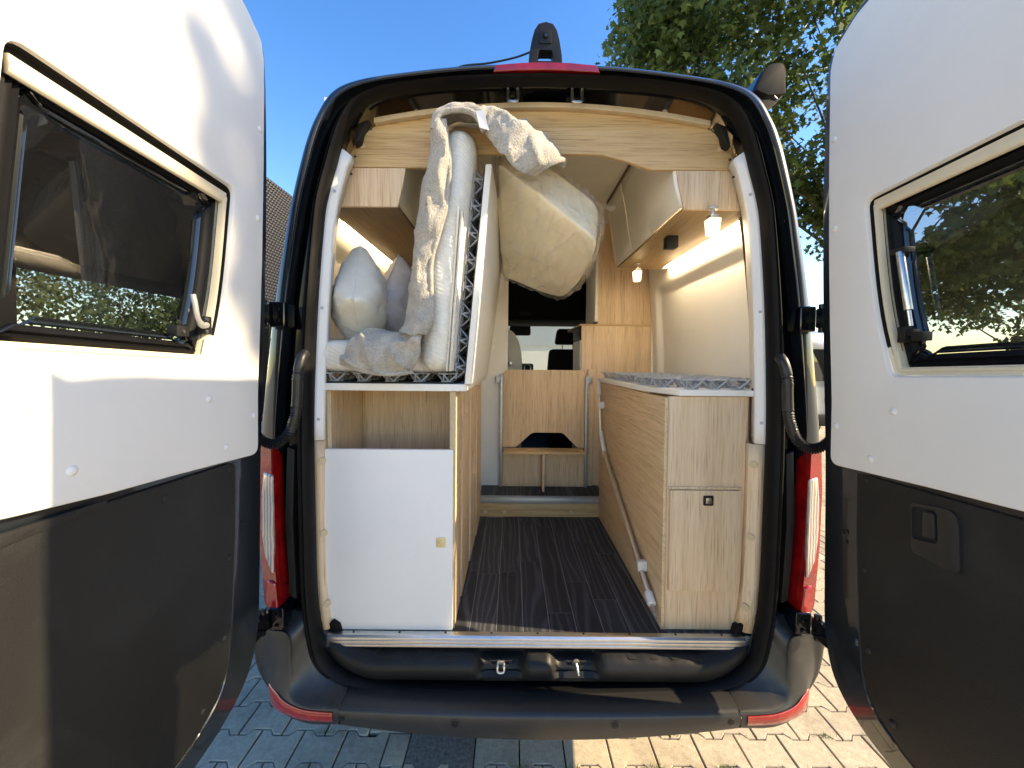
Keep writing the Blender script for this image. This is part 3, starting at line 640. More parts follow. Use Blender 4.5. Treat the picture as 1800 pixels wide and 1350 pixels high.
# ------------------------------------------------------------------ tail lights
for s in (-1, 1):
    out = [(.903, 1.358), (.957, 1.368), (.968, 1.22), (.963, 1.02), (.942, .815), (.925, .79), (.876, .775), (.884, .88), (.895, 1.02), (.900, 1.20)]
    def P(x): return s * x
    def slab(poly, d0, d1, base=None):      # follows the rounded body corner
        pts = roundpoly(poly, .008, 3); m = MB(); n = len(pts)
        c = (sum(p[0] for p in pts) / n, sum(p[1] for p in pts) / n); sm = [(c[0] + (p[0] - c[0]) * .86, c[1] + (p[1] - c[1]) * .965) for p in pts]
        def yy(p, d): return -d + max(0, p[0] - .90) * .35
        rows = [[(P(p[0]), .03 if base is None else yy(p, base), p[1]) for p in pts], [(P(p[0]), yy(p, d0), p[1]) for p in pts], [(P(p[0]), yy(p, d1), p[1]) for p in sm]]
        m.grid(rows, True); b = len(m.v) - n; m.f.append(tuple(range(b, b + n))); return m
    tl = slab(out, .022, .034).build('tail_light', 'red', VAN, ang=30)
    slab([(.899, 1.262), (.936, 1.268), (.947, 1.18), (.948, 1.08), (.934, .985), (.899, .925), (.894, 1.02), (.898, 1.18)], .0362, .0400, .030).build('clear_lens', 'clear', tl, ang=30)
    slab([(.892, .895), (.922, .90), (.932, .83), (.916, .802), (.882, .795)], .0360, .0392, .030).build('fog_lens', 'red_plain', tl, ang=30)
    # black pillar cover and bracket between light and seal
    m = MB(); m.prism([(P(.842), 1.34), (P(.868), 1.35), (P(.878), 1.1), (P(.862), .83), (P(.838), .82), (P(.85), 1.1)], 'Y', -.004, .05); m.build('pillar_cover', 'plastic', VAN, bevel=.004)
    m = MB(); m.prism([(P(.806), 1.33), (P(.838), 1.335), (P(.838), 1.25), (P(.808), 1.225)], 'Y', .010, .05); m.build('cable_cover', 'plastic', VAN, bevel=.004)
    # hinges
    for (zc, h, yb) in ((1.80, .085, -.012), (.775, .075, -.03)):
        hg = thing_part = MB(); m = hg
        m.box(min(P(.862), P(.915)), max(P(.862), P(.915)), yb - .014, .04, zc - h / 2, zc + h / 2)
        ho = m.build('hinge', 'paint_in', VAN, bevel=.007, seg=3)
        m = MB(); m.tube([(P(.922), yb - .030, zc - h * .55), (P(.922), yb - .030, zc + h * .55)], .012, 12); m.build('hinge_pin', 'paint_in', ho, bevel=.002)
        m = MB(); m.hexa([(P(.905), yb - .16, zc - h * .38), (P(.935), yb - .16, zc - h * .38), (P(.935), yb - .020, zc - h * .38), (P(.905), yb - .020, zc - h * .38), (P(.905), yb - .16, zc + h * .38), (P(.935), yb - .16, zc + h * .38), (P(.935), yb - .020, zc + h * .38), (P(.905), yb - .020, zc + h * .38)])
        m.build('hinge_arm', 'paint_in', ho, bevel=.006, seg=3)
        for dz in (-.022, .016): MB().disc((P(.885), yb - .0135, zc + dz), (0, -1, 0), .0085, .006, 6).build('hinge_bolt', 'paint_in', ho, bevel=.001)
    # corrugated cable conduit
    path = cr([(P(.793), -.028, 1.672), (P(.793), -.050, 1.650), (P(.797), -.062, 1.60), (P(.800), -.062, 1.53), (P(.806), -.064, 1.465), (P(.826), -.070, 1.405), (P(.858), -.085, 1.378), (P(.890), -.100, 1.390), (P(.912), -.115, 1.43), (P(.918), -.13, 1.49), (P(.916), -.14, 1.56)], 14)
    rad = []
    for i, p in enumerate(path):
        ribbed = p.z < 1.50 or 1.585 < p.z < 1.61; rad.append((.0178 if i % 2 else .0138) if ribbed else .0165)
    MB().tube(path, rad, 12).build('cable_conduit', 'cord_black', VAN, ang=80)
# ------------------------------------------------------------------ roof: brake light, camera, cable, awning
m = MB(); bl = [(-.172, 2.632), (-.150, 2.650), (0, 2.656), (.150, 2.650), (.188, 2.640), (.184, 2.618), (0, 2.632), (-.168, 2.626)]
m.prism([(-.170, 2.601), (-.162, 2.624), (-.08, 2.631), (0, 2.634), (.085, 2.632), (.168, 2.625), (.182, 2.600), (.09, 2.606), (0, 2.608), (-.09, 2.606)], 'Y', -.026, .03); m.build('brake_light', 'red', VAN, bevel=.005, seg=3)
cm = [(-.054, 2.640), (-.052, 2.668), (-.044, 2.715), (-.035, 2.748), (-.022, 2.768), (.002, 2.775), (.026, 2.768), (.039, 2.748), (.048, 2.715), (.056, 2.668), (.058, 2.640)]
hole = roundpoly([(-.026, 2.648), (.030, 2.648), (.024, 2.684), (-.020, 2.684)], .006, 3)
cc = (.002, 2.667); an = angles(cc, cm, hole)
RC = MB().ringsolid(polar(cm, cc, an), polar(hole, cc, an), -.01, .030, 'Y').build('rear_camera', 'plastic', VAN, bevel=.004, seg=3)
MB().prism(roundpoly([(-.020, 2.703), (.023, 2.703), (.021, 2.745), (-.018, 2.745)], .006), 'Y', -.0135, -.0095).build('camera_face', 'plastic', RC, bevel=.001)
m = MB(); m.disc((.002, -.0130, 2.727), (0, -1, 0), .0105, .004, 20); lo = m.build('lens_ring', 'rubber', RC, bevel=.001)
MB().disc((.002, -.0168, 2.727), (0, -1, 0), .0055, .0015, 16).build('camera_lens', 'car_glass', RC, bevel=.0005)
MB().tube(cr([(-.335, .10, 2.668), (-.29, .06, 2.678), (-.19, .06, 2.691), (-.10, .05, 2.703), (-.044, .03, 2.708)], 6), .0032, 8).build('roof_cable', 'cord_black', VAN)
m = MB(); ap = roundpoly([(.868, 2.752), (.912, 2.855), (.975, 2.868), (.995, 2.845), (.998, 2.735), (.925, 2.728)], [.01, .03, .03, .02, .015, .01], 5)
AW = m.prism(ap, 'Y', .30, 3.2).build('awning_case', 'paint', VAN, bevel=.004)
MB().prism(inset(ap, .004), 'Y', .272, .2995).build('awning_end_cap', 'rubber', AW, bevel=.010, seg=3)
MB().tube(cr([(.95, .29, 2.728), (.955, .27, 2.712), (.945, .25, 2.700), (.925, .24, 2.706)], 5), .004, 8).build('awning_strap', 'cord_black', AW)
for y in (.35, 1.6, 2.9): MB().hexa([(.86, y, 2.66), (.93, y, 2.66), (.93, y + .06, 2.66), (.86, y + .06, 2.66), (.88, y, 2.753), (.93, y, 2.735), (.93, y + .06, 2.735), (.88, y + .06, 2.753)]).build('awning_bracket', 'plastic', AW)

# ------------------------------------------------------------------ rear doors
WC = (-.505, 1.875)
def rear_door(s, dz):
    D = lambda pts: [(y, z + dz) for y, z in pts]
    shell = D([(-.118, 1.34), (-.130, .90), (-.142, .79), (-.175, .705), (-.245, .650), (-.36, .618), (-.60, .600), (-.90, .600), (-.925, .62), (-.935, 1.4), (-.925, 2.66), (-.89, 2.735), (-.60, 2.725), (-.36, 2.705), (-.19, 2.672), (-.105, 2.615), (-.082, 2.54), (-.078, 2.24), (-.086, 1.95), (-.100, 1.65)])
    shell = [tuple(v)[:2] for v in cr([(p[0], p[1], 0) for p in shell], 4, True)]
    trim = D([(-.172, 1.352), (-.157, 1.366), (-.155, 1.54), (-.141, 1.75), (-.129, 1.97), (-.119, 2.24), (-.113, 2.55), (-.128, 2.603), (-.20, 2.645), (-.35, 2.668), (-.60, 2.688), (-.86, 2.70), (-.895, 2.66), (-.905, 1.45), (-.885, 1.42), (-.755, 1.392), (-.60, 1.378), (-.46, 1.371)])
    trim = roundpoly(trim, .015, 3)
    win = roundpoly(D([(-.247, 2.106), (-.285, 1.80), (-.337, 1.622), (-.785, 1.640), (-.737, 2.128)]), [.028, .25, .022, .03, .03], 6)
    c = (WC[0], WC[1] + dz); an = angles(c, shell, trim, win)
    X = lambda a: s * a
    pw = lambda d: polar(inset(win, d), c, an)
    root = MB().ringsolid(polar(shell, c, an), pw(-.012), X(.884), X(.950)).build('rear_door', 'paint', VAN, bevel=.006)
    # pressed bead following the edge of the lower trim
    ut = MB().ringsolid(polar(trim, c, an), polar(win, c, an), X(.866), X(.8825)).build('upper_trim', 'trim_white', root, bevel=.005, seg=3)
    # window: cream reveal, grey channel, blind cassette, black rubber, pane
    W0, W1, W2, W3 = polar(win, c, an), pw(.008), pw(.017), pw(.024)
    def ring(prof):       # prof: list of (inset, x)
        return MB().grid([[(X(x), p[0], p[1]) for p in pw(d)] for d, x in prof], True)
    ring([(-.001, .870), (.001, .8675), (.003, .872), (.0035, .876)]).build('window_reveal', 'trim_white', root, ang=50)
    ch = ring([(.0036, .875), (.0045, .891), (.024, .892)]); fsd = ch.f
    ch.f = [q for q in fsd if max(ch.v[i][2] for i in q) > 1.70 + dz]; ch.build('window_channel', 'headliner', root)
    c2 = ring([(.0036, .875), (.010, .878), (.024, .880)]); c2.f = [q for q in c2.f if max(c2.v[i][2] for i in q) <= 1.70 + dz]; c2.build('window_ledge', 'frame_cream', root)
    bf = ring([(.012, .893), (.012, .878), (.014, .876), (.020, .876), (.022, .879), (.022, .905)]); bf.f = [q for q in bf.f if max(bf.v[i][2] for i in q) < 2.078 + dz and max(bf.v[i][1] for i in q) > -.71]; bf.build('blind_frame', 'frame_cream', root, ang=40)
    ring([(.022, .900), (.028, .898), (.033, .892), (.038, .899), (.043, .893), (.048, .900), (.054, .903), (.056, .92)]).build('window_seal', 'rubber', root, ang=60)
    ring([(.0565, .908), (.060, .904), (.064, .908), (.066, .914), (.070, .910), (.073, .918)]).build('pane_rim', 'car_glass', root, ang=70)
    pn = MB(); rows = []
    for k in range(7):
        t = k / 6; rows.append([(X(.914), c[0] + (p[0] - c[0]) * (1 - t * .999), c[1] + (p[1] - c[1]) * (1 - t * .999)) for p in pw(.050)])
    pn.grid(rows, True).build('window_pane', 'pane', root, ang=80)
    # blind cassette along the top edge
    t0, t1 = Vector((-.262, (2.087 if s < 0 else 2.099) + dz)), Vector((-.724, (2.106 if s < 0 else 2.118) + dz)); m = MB()
    prof = [(.000, .879), (.0, .888), (-.030, .889), (-.031, .884), (-.027, .879), (-.016, .877), (-.011, .879)]
    m.grid([[(X(x), e.x, e.y + o) for o, x in prof] for e in (t0, t1)], True); m.f += [tuple(range(7)), tuple(range(7, 14))]
    m.build('blind_cassette', 'frame_cream', root, bevel=.0015)
    # lower door card with stamped plug buttons
    low = D([(-.245, 1.350), (-.252, 1.12), (-.268, .90), (-.282, .795), (-.315, .735), (-.40, .695), (-.60, .668), (-.86, .660), (-.885, .69), (-.89, 1.37)])
    low = roundpoly(low, .02, 4)
    lc = MB().prism(low, 'X', X(.872), X(.8825)).build('lower_trim', 'door_black', root, bevel=.004, seg=3)
    # polished crease beside the card
    e = [(-.238, 1.345), (-.244, 1.12), (-.259, .90), (-.272, .795), (-.303, .728), (-.39, .685), (-.60, .656), (-.86, .648)]
    ep = cr([(X(.884), y, z + dz) for y, z in e], 5); MB().tube(ep, .0065, 10).build('pressed_bead', 'paint', root)
    for (y, z) in ((-.205, 1.165), (-.188, 1.16), (-.203, 1.135)): MB().disc((X(.8835), y, z + dz), (-s, 0, 0), .0062, .0012, 14).build('drain_hole', 'headliner', root)
    def buttons(lst, mat, par, r, x):
        for y, z in lst:
            pts = []
            for k in range(5):
                a = k / 4 * math.pi / 2; pts.append((x - .005 * math.sin(a), r * math.cos(a)))
            m = MB(); rows = [[(X(px), y + pr * math.cos(2 * math.pi * q / 18), z + dz + pr * math.sin(2 * math.pi * q / 18)) for q in range(18)] for px, pr in [(x + .002, r * 1.02)] + pts]
            m.grid(rows, True); m.build('trim_button', mat, par, ang=70)
    buttons([(-.138, 2.33), (-.150, 2.06), (-.176, 1.47), (-.35, 1.535), (-.29, 1.40), (-.72, 1.56), (-.66, 1.44), (-.80, 2.4)], 'trim_white', ut, .0095, .8665)
    buttons([(-.272, 1.335), (-.275, 1.09), (-.295, .88), (-.37, .745), (-.47, 1.325), (-.7, .70), (-.80, 1.30)], 'door_black', lc, .0095, .8725)
    if s < 0:      # casement catch in the lower corner of the left window
        b = MB(); b.box(X(.872), X(.905), -.352, -.328, 1.70 + dz, 1.745 + dz); k = b.build('window_catch', 'plastic', root, bevel=.003)
        m = MB(); m.tube(cr([(X(.868), -.352, 1.722 + dz), (X(.862), -.374, 1.720 + dz), (X(.858), -.392, 1.736 + dz), (X(.856), -.401, 1.765 + dz), (X(.858), -.405, 1.79 + dz)], 5), [.0075] * 8 + [.006] * 13, 10); m.build('catch_lever', 'alu_grey', k)
        b = MB(); b.box(X(.905), X(.880), -.425, -.390, 1.690 + dz, 1.715 + dz); b.build('catch_plate', 'plastic', k, bevel=.002)
        for y, z in ((-.346, 1.737), (-.346, 1.706), (-.408, 1.702)): MB().disc((X(.8715 if y > -.4 else .8795), y, z + dz), (-s, 0, 0), .0042, .002, 10).build('catch_screw', 'steel', k)
        m = MB(); m.hexa([(X(.8725), -.90, 1.385), (X(.8725), -.90, 1.355), (X(.8725), -.60, 1.372), (X(.8725), -.60, 1.380), (X(.868), -.90, 1.38), (X(.868), -.90, 1.352), (X(.868), -.60, 1.3715), (X(.868), -.60, 1.379)]); m.build('trim_crease', 'door_black', root, bevel=.001)
    else:          # friction stay on the right window, pull handle in the card
        m = MB(); m.tube([(X(.880), -.338, 1.935), (X(.880), -.365, 1.785)], .0085, 14); k = m.build('window_stay', 'steel', root, bevel=.001)
        m = MB(); m.tube([(X(.880), -.365, 1.784), (X(.880), -.372, 1.745)], .0045, 10); m.build('stay_rod', 'steel', k)
        for q in ((.875, .905, -.362, -.343, 1.705, 1.745), (.880, .905, -.400, -.372, 1.708, 1.730), (.881, .899, -.375, -.350, 1.722, 1.738), (.876, .905, -.352, -.315, 1.932, 1.946)): MB().box(*q).build('stay_bracket', 'plastic', k, bevel=.002)
        hp = roundpoly([(-.398, 1.318), (-.500, 1.335), (-.508, 1.196), (-.405, 1.200)], [.012, .035, .02, .012], 5)
        hh = roundpoly([(-.402, 1.310), (-.458, 1.318), (-.462, 1.243), (-.405, 1.232)], .010, 4)
        hc = (-.43, 1.275); ha = angles(hc, hp, hh)
        h = MB().ringsolid(polar(hp, hc, ha), polar(hh, hc, ha), X(.866), X(.8725)).build('pull_handle', 'plastic_satin', root, bevel=.003)
        rows = [[(X(x), hc[0] + (p[0] - hc[0]) * f, hc[1] + (p[1] - hc[1]) * f) for p in polar(hh, hc, ha)] for f, x in ((1.0, .867), (.96, .8715), (.5, .8716), (.01, .8716))]
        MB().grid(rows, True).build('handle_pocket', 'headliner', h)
        MB().prism(roundpoly([(-.430, 1.308), (-.454, 1.311), (-.458, 1.252), (-.430, 1.248)], .006), 'X', X(.863), X(.8715)).build('handle_grip', 'plastic_satin', h, bevel=.003)
    return root
rear_door(-1, .012); rear_door(1, -.004)

# ------------------------------------------------------------------ cab
m = MB()
for s in (-1, 1):
    m.prism([(3.4, .42), (5.75, .42), (5.85, .95), (5.2, 1.38), (3.4, 1.42)], 'X', s * .95, s * 1.0)
    m.hexa([(s * .86, 4.02, 2.50), (s * .93, 4.02, 2.50), (s * .93, 4.10, 2.50), (s * .86, 4.10, 2.50), (s * .93, 4.95, 1.38), (s * 1.0, 4.95, 1.38), (s * 1.0, 5.05, 1.38), (s * .93, 5.05, 1.38)][4:] + [(s * .86, 4.02, 2.52), (s * .93, 4.02, 2.52), (s * .93, 4.10, 2.50), (s * .86, 4.10, 2.50)])
    m.box(min(s * .92, s * .99), max(s * .92, s * .99), 3.4, 3.55, 1.42, 2.45)
m.hexa([(-.95, 3.4, 2.66), (.95, 3.4, 2.66), (.87, 4.10, 2.50), (-.87, 4.10, 2.50), (-.93, 3.4, 2.73), (.93, 3.4, 2.73), (.84, 4.10, 2.56), (-.84, 4.10, 2.56)])
m.hexa([(-.95, 4.98, 1.30), (.95, 4.98, 1.30), (.90, 5.8, .95), (-.90, 5.8, .95), (-.95, 4.98, 1.38), (.95, 4.98, 1.38), (.90, 5.8, 1.03), (-.90, 5.8, 1.03)])
m.box(-.95, .95, 5.75, 5.85, .42, .96); m.box(-.95, .95, 3.3, 5.75, .40, .46)
m.build('cab_shell', 'paint', VAN, bevel=.01)
MB().hexa([(-.86, 4.06, 2.50), (.86, 4.06, 2.50), (.86, 4.065, 2.50), (-.86, 4.065, 2.50), (-.95, 5.0, 1.385), (.95, 5.0, 1.385), (.95, 5.006, 1.385), (-.95, 5.006, 1.385)]).build('windscreen', 'clear_pane', VAN)
for s in (-1, 1): MB().prism([(3.56, 1.43), (4.9, 1.40), (4.12, 2.44), (3.56, 2.46)], 'X', s * .955, s * .96).build('cab_window', 'clear_pane', VAN)
for s in (-1, 1):
    for y in (1.0, 5.0):
        w = MB(); w.tube([(s * .78, y, .345), (s * 1.0, y, .345)], .345, 32); wo_ = w.build('wheel', 'tyre', VAN, bevel=.03)
        MB().disc((s * 1.0, y, .345), (s, 0, 0), .20, .006, 24).build('rim', 'rim', wo_, bevel=.004)
m = MB(); m.box(-.90, .90, 2.95, 3.75, 2.10, 2.62); m.box(-.90, .90, 3.75, 4.02, 2.18, 2.50); OV = m.build('overhead_console', 'headliner', VAN, bevel=.03)
MB().box(-.02, .10, 2.93, 2.948, 2.155, 2.185).build('air_vent', 'dash', OV, bevel=.003)
m = MB(); m.box(.93, .945, 2.3, 3.4, .66, 2.6); m.box(-.945, -.93, 2.3, 3.4, .66, 2.6); m.build('cab_lining', 'headliner', VAN)
m = MB(); m.box(-.93, .93, 2.2, 4.95, .60, .66); m.build('cab_floor', 'dash', VAN)
m = MB(); m.hexa([(-.93, 4.25, .9), (.93, 4.25, .9), (.93, 4.95, .9), (-.93, 4.95, .9), (-.93, 4.22, 1.50), (.93, 4.22, 1.50), (.93, 4.93, 1.36), (-.93, 4.93, 1.36)]); m.box(-.10, .20, 4.12, 4.3, 1.0, 1.62); DB = m.build('dashboard', 'dash', VAN, bevel=.03)
m = MB(); 
for x in (.115,): m.tube([(x + .045 * math.cos(a), 4.115, 1.555 + .045 * math.sin(a)) for a in [k * math.pi / 12 for k in range(25)]], .006, 8)
m.build('dash_vent', 'steel', DB)
MB().box(-.07, .0, 4.110, 4.118, 1.51, 1.60).build('control_panel', 'spring', DB, bevel=.002)
m = MB(); m.box(-.14, .15, 3.98, 4.05, 2.00, 2.13); m.build('rear_view_mirror', 'dash', VAN, bevel=.03)
m = MB(); m.tube([(-.10, 3.9, 2.15), (.12, 3.9, 2.15)], .014, 10); m.build('sun_visor_bar', 'alu_grey', VAN)

def cab_seat(x, label):
    t = thing('cab_seat', label, 'seat', (x, 3.25, .66))
    def cush(name, x0, x1, y0, y1, z0, z1, top=.0, rb=.05):
        MB().hexa([(x0, y0, z0), (x1, y0, z0), (x1, y1, z0), (x0, y1, z0), (x0 + top, y0 + .0, z1), (x1 - top, y0, z1), (x1 - top, y1, z1), (x0 + top, y1, z1)]).build(name, 'seat', t, bevel=rb, seg=4, ang=60)
    cush('backrest', x - .26, x + .26, 3.02, 3.17, 1.10, 1.79, .05, .06); cush('headrest', x - .15, x + .15, 3.05, 3.16, 1.84, 2.02, .03, .045)
    cush('seat_cushion', x - .26, x + .26, 3.05, 3.6, 1.0, 1.16, .01, .05); cush('seat_base', x - .2, x + .2, 3.1, 3.55, .662, 1.0, 0, .02)
    for d in (-.06, .06): MB().tube([(x + d, 3.10, 1.76), (x + d, 3.10, 1.88)], .007, 8).build('headrest_post', 'steel', t)
cab_seat(.525, 'dark cab seat with headrest, seen through the passage to the windscreen')

# ================================================================== FURNITURE
# left base cabinet
CB = thing('base_cabinet', 'oak cabinet with white flap door under the left bed', 'cabinet', (-.54, .5, .67))
def P_(n, mat, par, *b, bevel=.0012): return MB().box(*b).build(n, mat, par, bevel=bevel)
dr = P_('cabinet_door', 'laminate', CB, -.768, -.308, .056, .0735, .674, 1.330, bevel=.0022)
MB().prism(roundpoly([(-.367, .979), (-.333, .979), (-.333, 1.013), (-.367, 1.013)], .004, 3), 'Y', .0525, .0562).build('door_lock', 'brass', dr, bevel=.001)
MB().prism(roundpoly([(-.358, .988), (-.342, .988), (-.342, 1.004), (-.358, 1.004)], .002, 3), 'Y', .0500, .0524).build('lock_button', 'brass', dr, bevel=.001)
P_('side_panel', 'wood_z', CB, -.785, -.772, .076, .44, .672, 1.536)
P_('side_panel', 'wood_z', CB, -.322, -.303, .0745, .235, .672, 1.538)
P_('edge_strip', 'edge', CB, -.3225, -.3025, .0705, .0743, .672, 1.538)
P_('back_panel', 'wood_z', CB, -.771, -.323, .424, .438, .672, 1.536)
P_('shelf_panel', 'wood_z', CB, -.771, -.323, .076, .423, 1.000, 1.014)
MB().grid([[(-.757 + .012 * math.sin(z * 3), .076, z), (-.742 + .012 * math.sin(z * 3), .076, z), (-.742 + .012 * math.sin(z * 3), .084, z)] for z in [1.316 + .22 * k / 8 for k in range(9)]]).build('frame_post', 'edge', CB)
def notch_panel(y0, y1, z0, z1, x0, x1, cuts):
    pts = [(y0, z0), (y1, z0), (y1, z1), (y0, z1)]
    if cuts == 'top': pts = [(y0, z0), (y1, z0), (y1, z1), (y1 - .05, z1), (y1 - .05, z1 - .06), (y1 - .08, z1 - .085), (y1 - .15, z1 - .085), (y0 + .02, z1 - .115), (y0, z1 - .125)]
    return pts
# aisle-side doors of the cabinet, set slightly back from each other, with grip slots
for (y0, y1, x, g) in ((.255, .52, -.300, (.31, .43, 1.40, 1.48)), (.54, .80, -.2955, (.60, .76, 1.03, 1.17)), (.82, 1.107, -.291, (.86, 1.0, 1.49, 1.52))):
    pts = [(y0, .678), (y1, .678), (y1, 1.534), (y0, 1.534)]; hl = roundpoly([(g[0], g[2]), (g[1], g[2] + .015), (g[1], g[3]), (g[0], g[3] - .01)], .018, 4)
    c = ((g[0] + g[1]) / 2, (g[2] + g[3]) / 2); a = angles(c, pts, hl)
    d = MB().ringsolid(polar(pts, c, a), polar(hl, c, a), x - .016, x).build('cabinet_door', 'wood_z', CB, bevel=.001)
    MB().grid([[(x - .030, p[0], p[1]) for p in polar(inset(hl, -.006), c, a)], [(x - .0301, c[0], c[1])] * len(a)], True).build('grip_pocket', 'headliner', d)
P_('plinth', 'wood_z', CB, -.335, -.322, .24, 1.108, .672, 1.536)
# left bed base: platform + upright half
BL = thing('bed_base', 'white bed board folded into an L with grey plastic springs, left side', 'bed', (-.52, .5, 1.545))
P_('platform', 'board_white', BL, -.80, -.262, .048, 1.09, 1.5415, 1.5665, bevel=.002)
P_('spring_mat', 'spring_dark', BL, -.795, -.30, .062, 1.05, 1.5668, 1.572)
def upx(z): return -.257 + (z - 1.548) * (.071 / .787)
m = MB(); z0, z1 = 1.5675, 2.335
m.hexa([(upx(z0) - .012, .045, z0), (upx(z0) + .010, .045, z0), (upx(z0) + .010, 1.0, z0), (upx(z0) - .012, 1.0, z0), (upx(z1) - .012, .045, z1), (upx(z1) + .010, .045, z1), (upx(z1) + .010 + .03, 1.0, z1), (upx(z1) - .012 + .03, 1.0, z1)])
m.build('folding_board', 'board_white', BL, bevel=.002)
m = MB(); m.hexa([(upx(z0) - .018, .062, z0), (upx(z0) - .0125, .062, z0), (upx(z0) - .0125, .98, z0), (upx(z0) - .018, .98, z0), (upx(z1) - .018, .062, z1), (upx(z1) - .0125, .062, z1), (upx(z1) - .0125, .98, z1), (upx(z1) - .018, .98, z1)]); m.build('spring_mat', 'spring_dark', BL)
def spring_mesh(name):
    m = MB()          # star-shaped top plate on four V legs, footprint .10, height .036
    for a in (0, 90):
        d = Vector((math.cos(R(a)), math.sin(R(a)), 0)); m.bar(d * -.05 + Vector((0, 0, .034)), d * .05 + Vector((0, 0, .034)), .014, .004)
    for a in (0, 90, 180, 270):
        d = Vector((math.cos(R(a)), math.sin(R(a)), 0)); e = Vector((-d.y, d.x, 0))
        m.bar(d * .044 - e * .018 + Vector((0, 0, .0345)), d * .044 + e * .018 + Vector((0, 0, .0345)), .010, .004)
        m.bar(d * .042 + Vector((0, 0, .032)), d * .012 + e * .012 + Vector((0, 0, .002)), .006, .005); m.bar(d * .042 + Vector((0, 0, .032)), d * .012 - e * .012 + Vector((0, 0, .002)), .006, .005)
    m.bar((-.02, 0, .002), (.02, 0, .002), .04, .004)
    me = bpy.data.meshes.new(name); me.from_pydata(m.v, [], m.f); me.materials.append(MAT['spring']); return me
SM = spring_mesh('spring_element')
def spring(par, loc, rot=(0, 0, 0), sc=1.0):
    o = bpy.data.objects.new('spring_element', SM); COL.objects.link(o); o.parent = par; o.matrix_parent_inverse = Matrix.Translation(-wpos(par)); o.location = loc; o.rotation_euler = rot; o.scale = (sc, sc, sc)
for i in range(5):
    for j in range(3): spring(BL, (-.745 + i * .102, .10 + j * .105, 1.572), (0, 0, .2 * ((i * 3 + j) % 3 - 1)), .88)
for i in range(8):
    for j in range(4):
        z = 1.625 + i * .095; spring(BL, (upx(z) - .018, .10 + j * .105, z), (0, -R(90) + .09, R(0)), .92)
# left bedding -------------------------------------------------------------
def lump(rows_fn, nu, nv): return [[rows_fn(i / nu, j / nv) for j in range(nv + 1)] for i in range(nu + 1)]
def rbox(x0, x1, y0, y1, z0, z1, r, fn=None, n=10, amp=.004, sc=9, seed=0.0, ridge=0.0):      # soft rounded slab, welded cube-sphere style
    bm = bmesh.new(); bmesh.ops.create_cube(bm, size=2.0); bmesh.ops.subdivide_edges(bm, edges=bm.edges, cuts=n, use_grid_fill=True)
    hx, hy, hz = (x1 - x0) / 2, (y1 - y0) / 2, (z1 - z0) / 2; c = Vector(((x0 + x1) / 2, (y0 + y1) / 2, (z0 + z1) / 2))
    for v in bm.verts:
        p = Vector((v.co.x * hx, v.co.y * hy, v.co.z * hz)); q = Vector((max(-hx + r, min(hx - r, p.x)), max(-hy + r, min(hy - r, p.y)), max(-hz + r, min(hz - r, p.z))))
        d = p - q
        if d.length > 1e-9: p = q + d.normalized() * r
        w = c + p; nn = (p.normalized()) * amp * (nz(w + Vector((seed, 0, 0)), sc) + .5 * nz(w + Vector((seed, 3, 0)), sc * 2.7)); w = w + nn
        if ridge: w = w + p.normalized() * ridge * (1 - abs(nz(Vector((w.x * 1.0 + w.z * .4, w.y * .5, w.z * .45 - w.x * .3)), 26)) * 2.2) ** 3
        if fn: w = fn(w)
        v.co = w
    m = MB(); bm.verts.index_update(); m.v = [tuple(v.co) for v in bm.verts]; m.f = [tuple(v.index for v in f.verts) for f in bm.faces]; bm.free(); return m
MT = rbox(-.79, -.31, .052, 1.04, 1.606, 1.722, .035, n=18, amp=.006).build('mattress', 'quilt', None, ang=80)
tag(MT, 'white mattress lying flat under the cushions on the left bed', 'mattress')
rbox(-.797, -.305, .046, 1.045, 1.601, 1.728, .035, n=34, amp=.006, ridge=.010).build('plastic_bag', 'film', MT, ang=80)
def leanfn(w):
    t = (w.z - 1.60) / .85; near = max(0, min(1, (.17 - w.y) / .10))
    zz = w.z if near > .99 else 1.60 + (w.z - 1.60) * (1 - .165 * (1 - near))
    return Vector((w.x + t * .080 - .008 * math.sin(t * 3.0) * near, w.y, zz))
UM = rbox(-.430, -.303, .0, .98, 1.612, 2.448, .06, leanfn, n=26, amp=.007, sc=8, seed=2).build('mattress', 'quilt', None, ang=80)
tag(UM, 'white wrapped mattress half standing upright against the folded bed board', 'mattress')
rbox(-.434, -.299, -.005, .985, 1.610, 2.453, .062, leanfn, n=44, amp=.007, sc=8, seed=2, ridge=.012).build('plastic_bag', 'film', UM, ang=80)
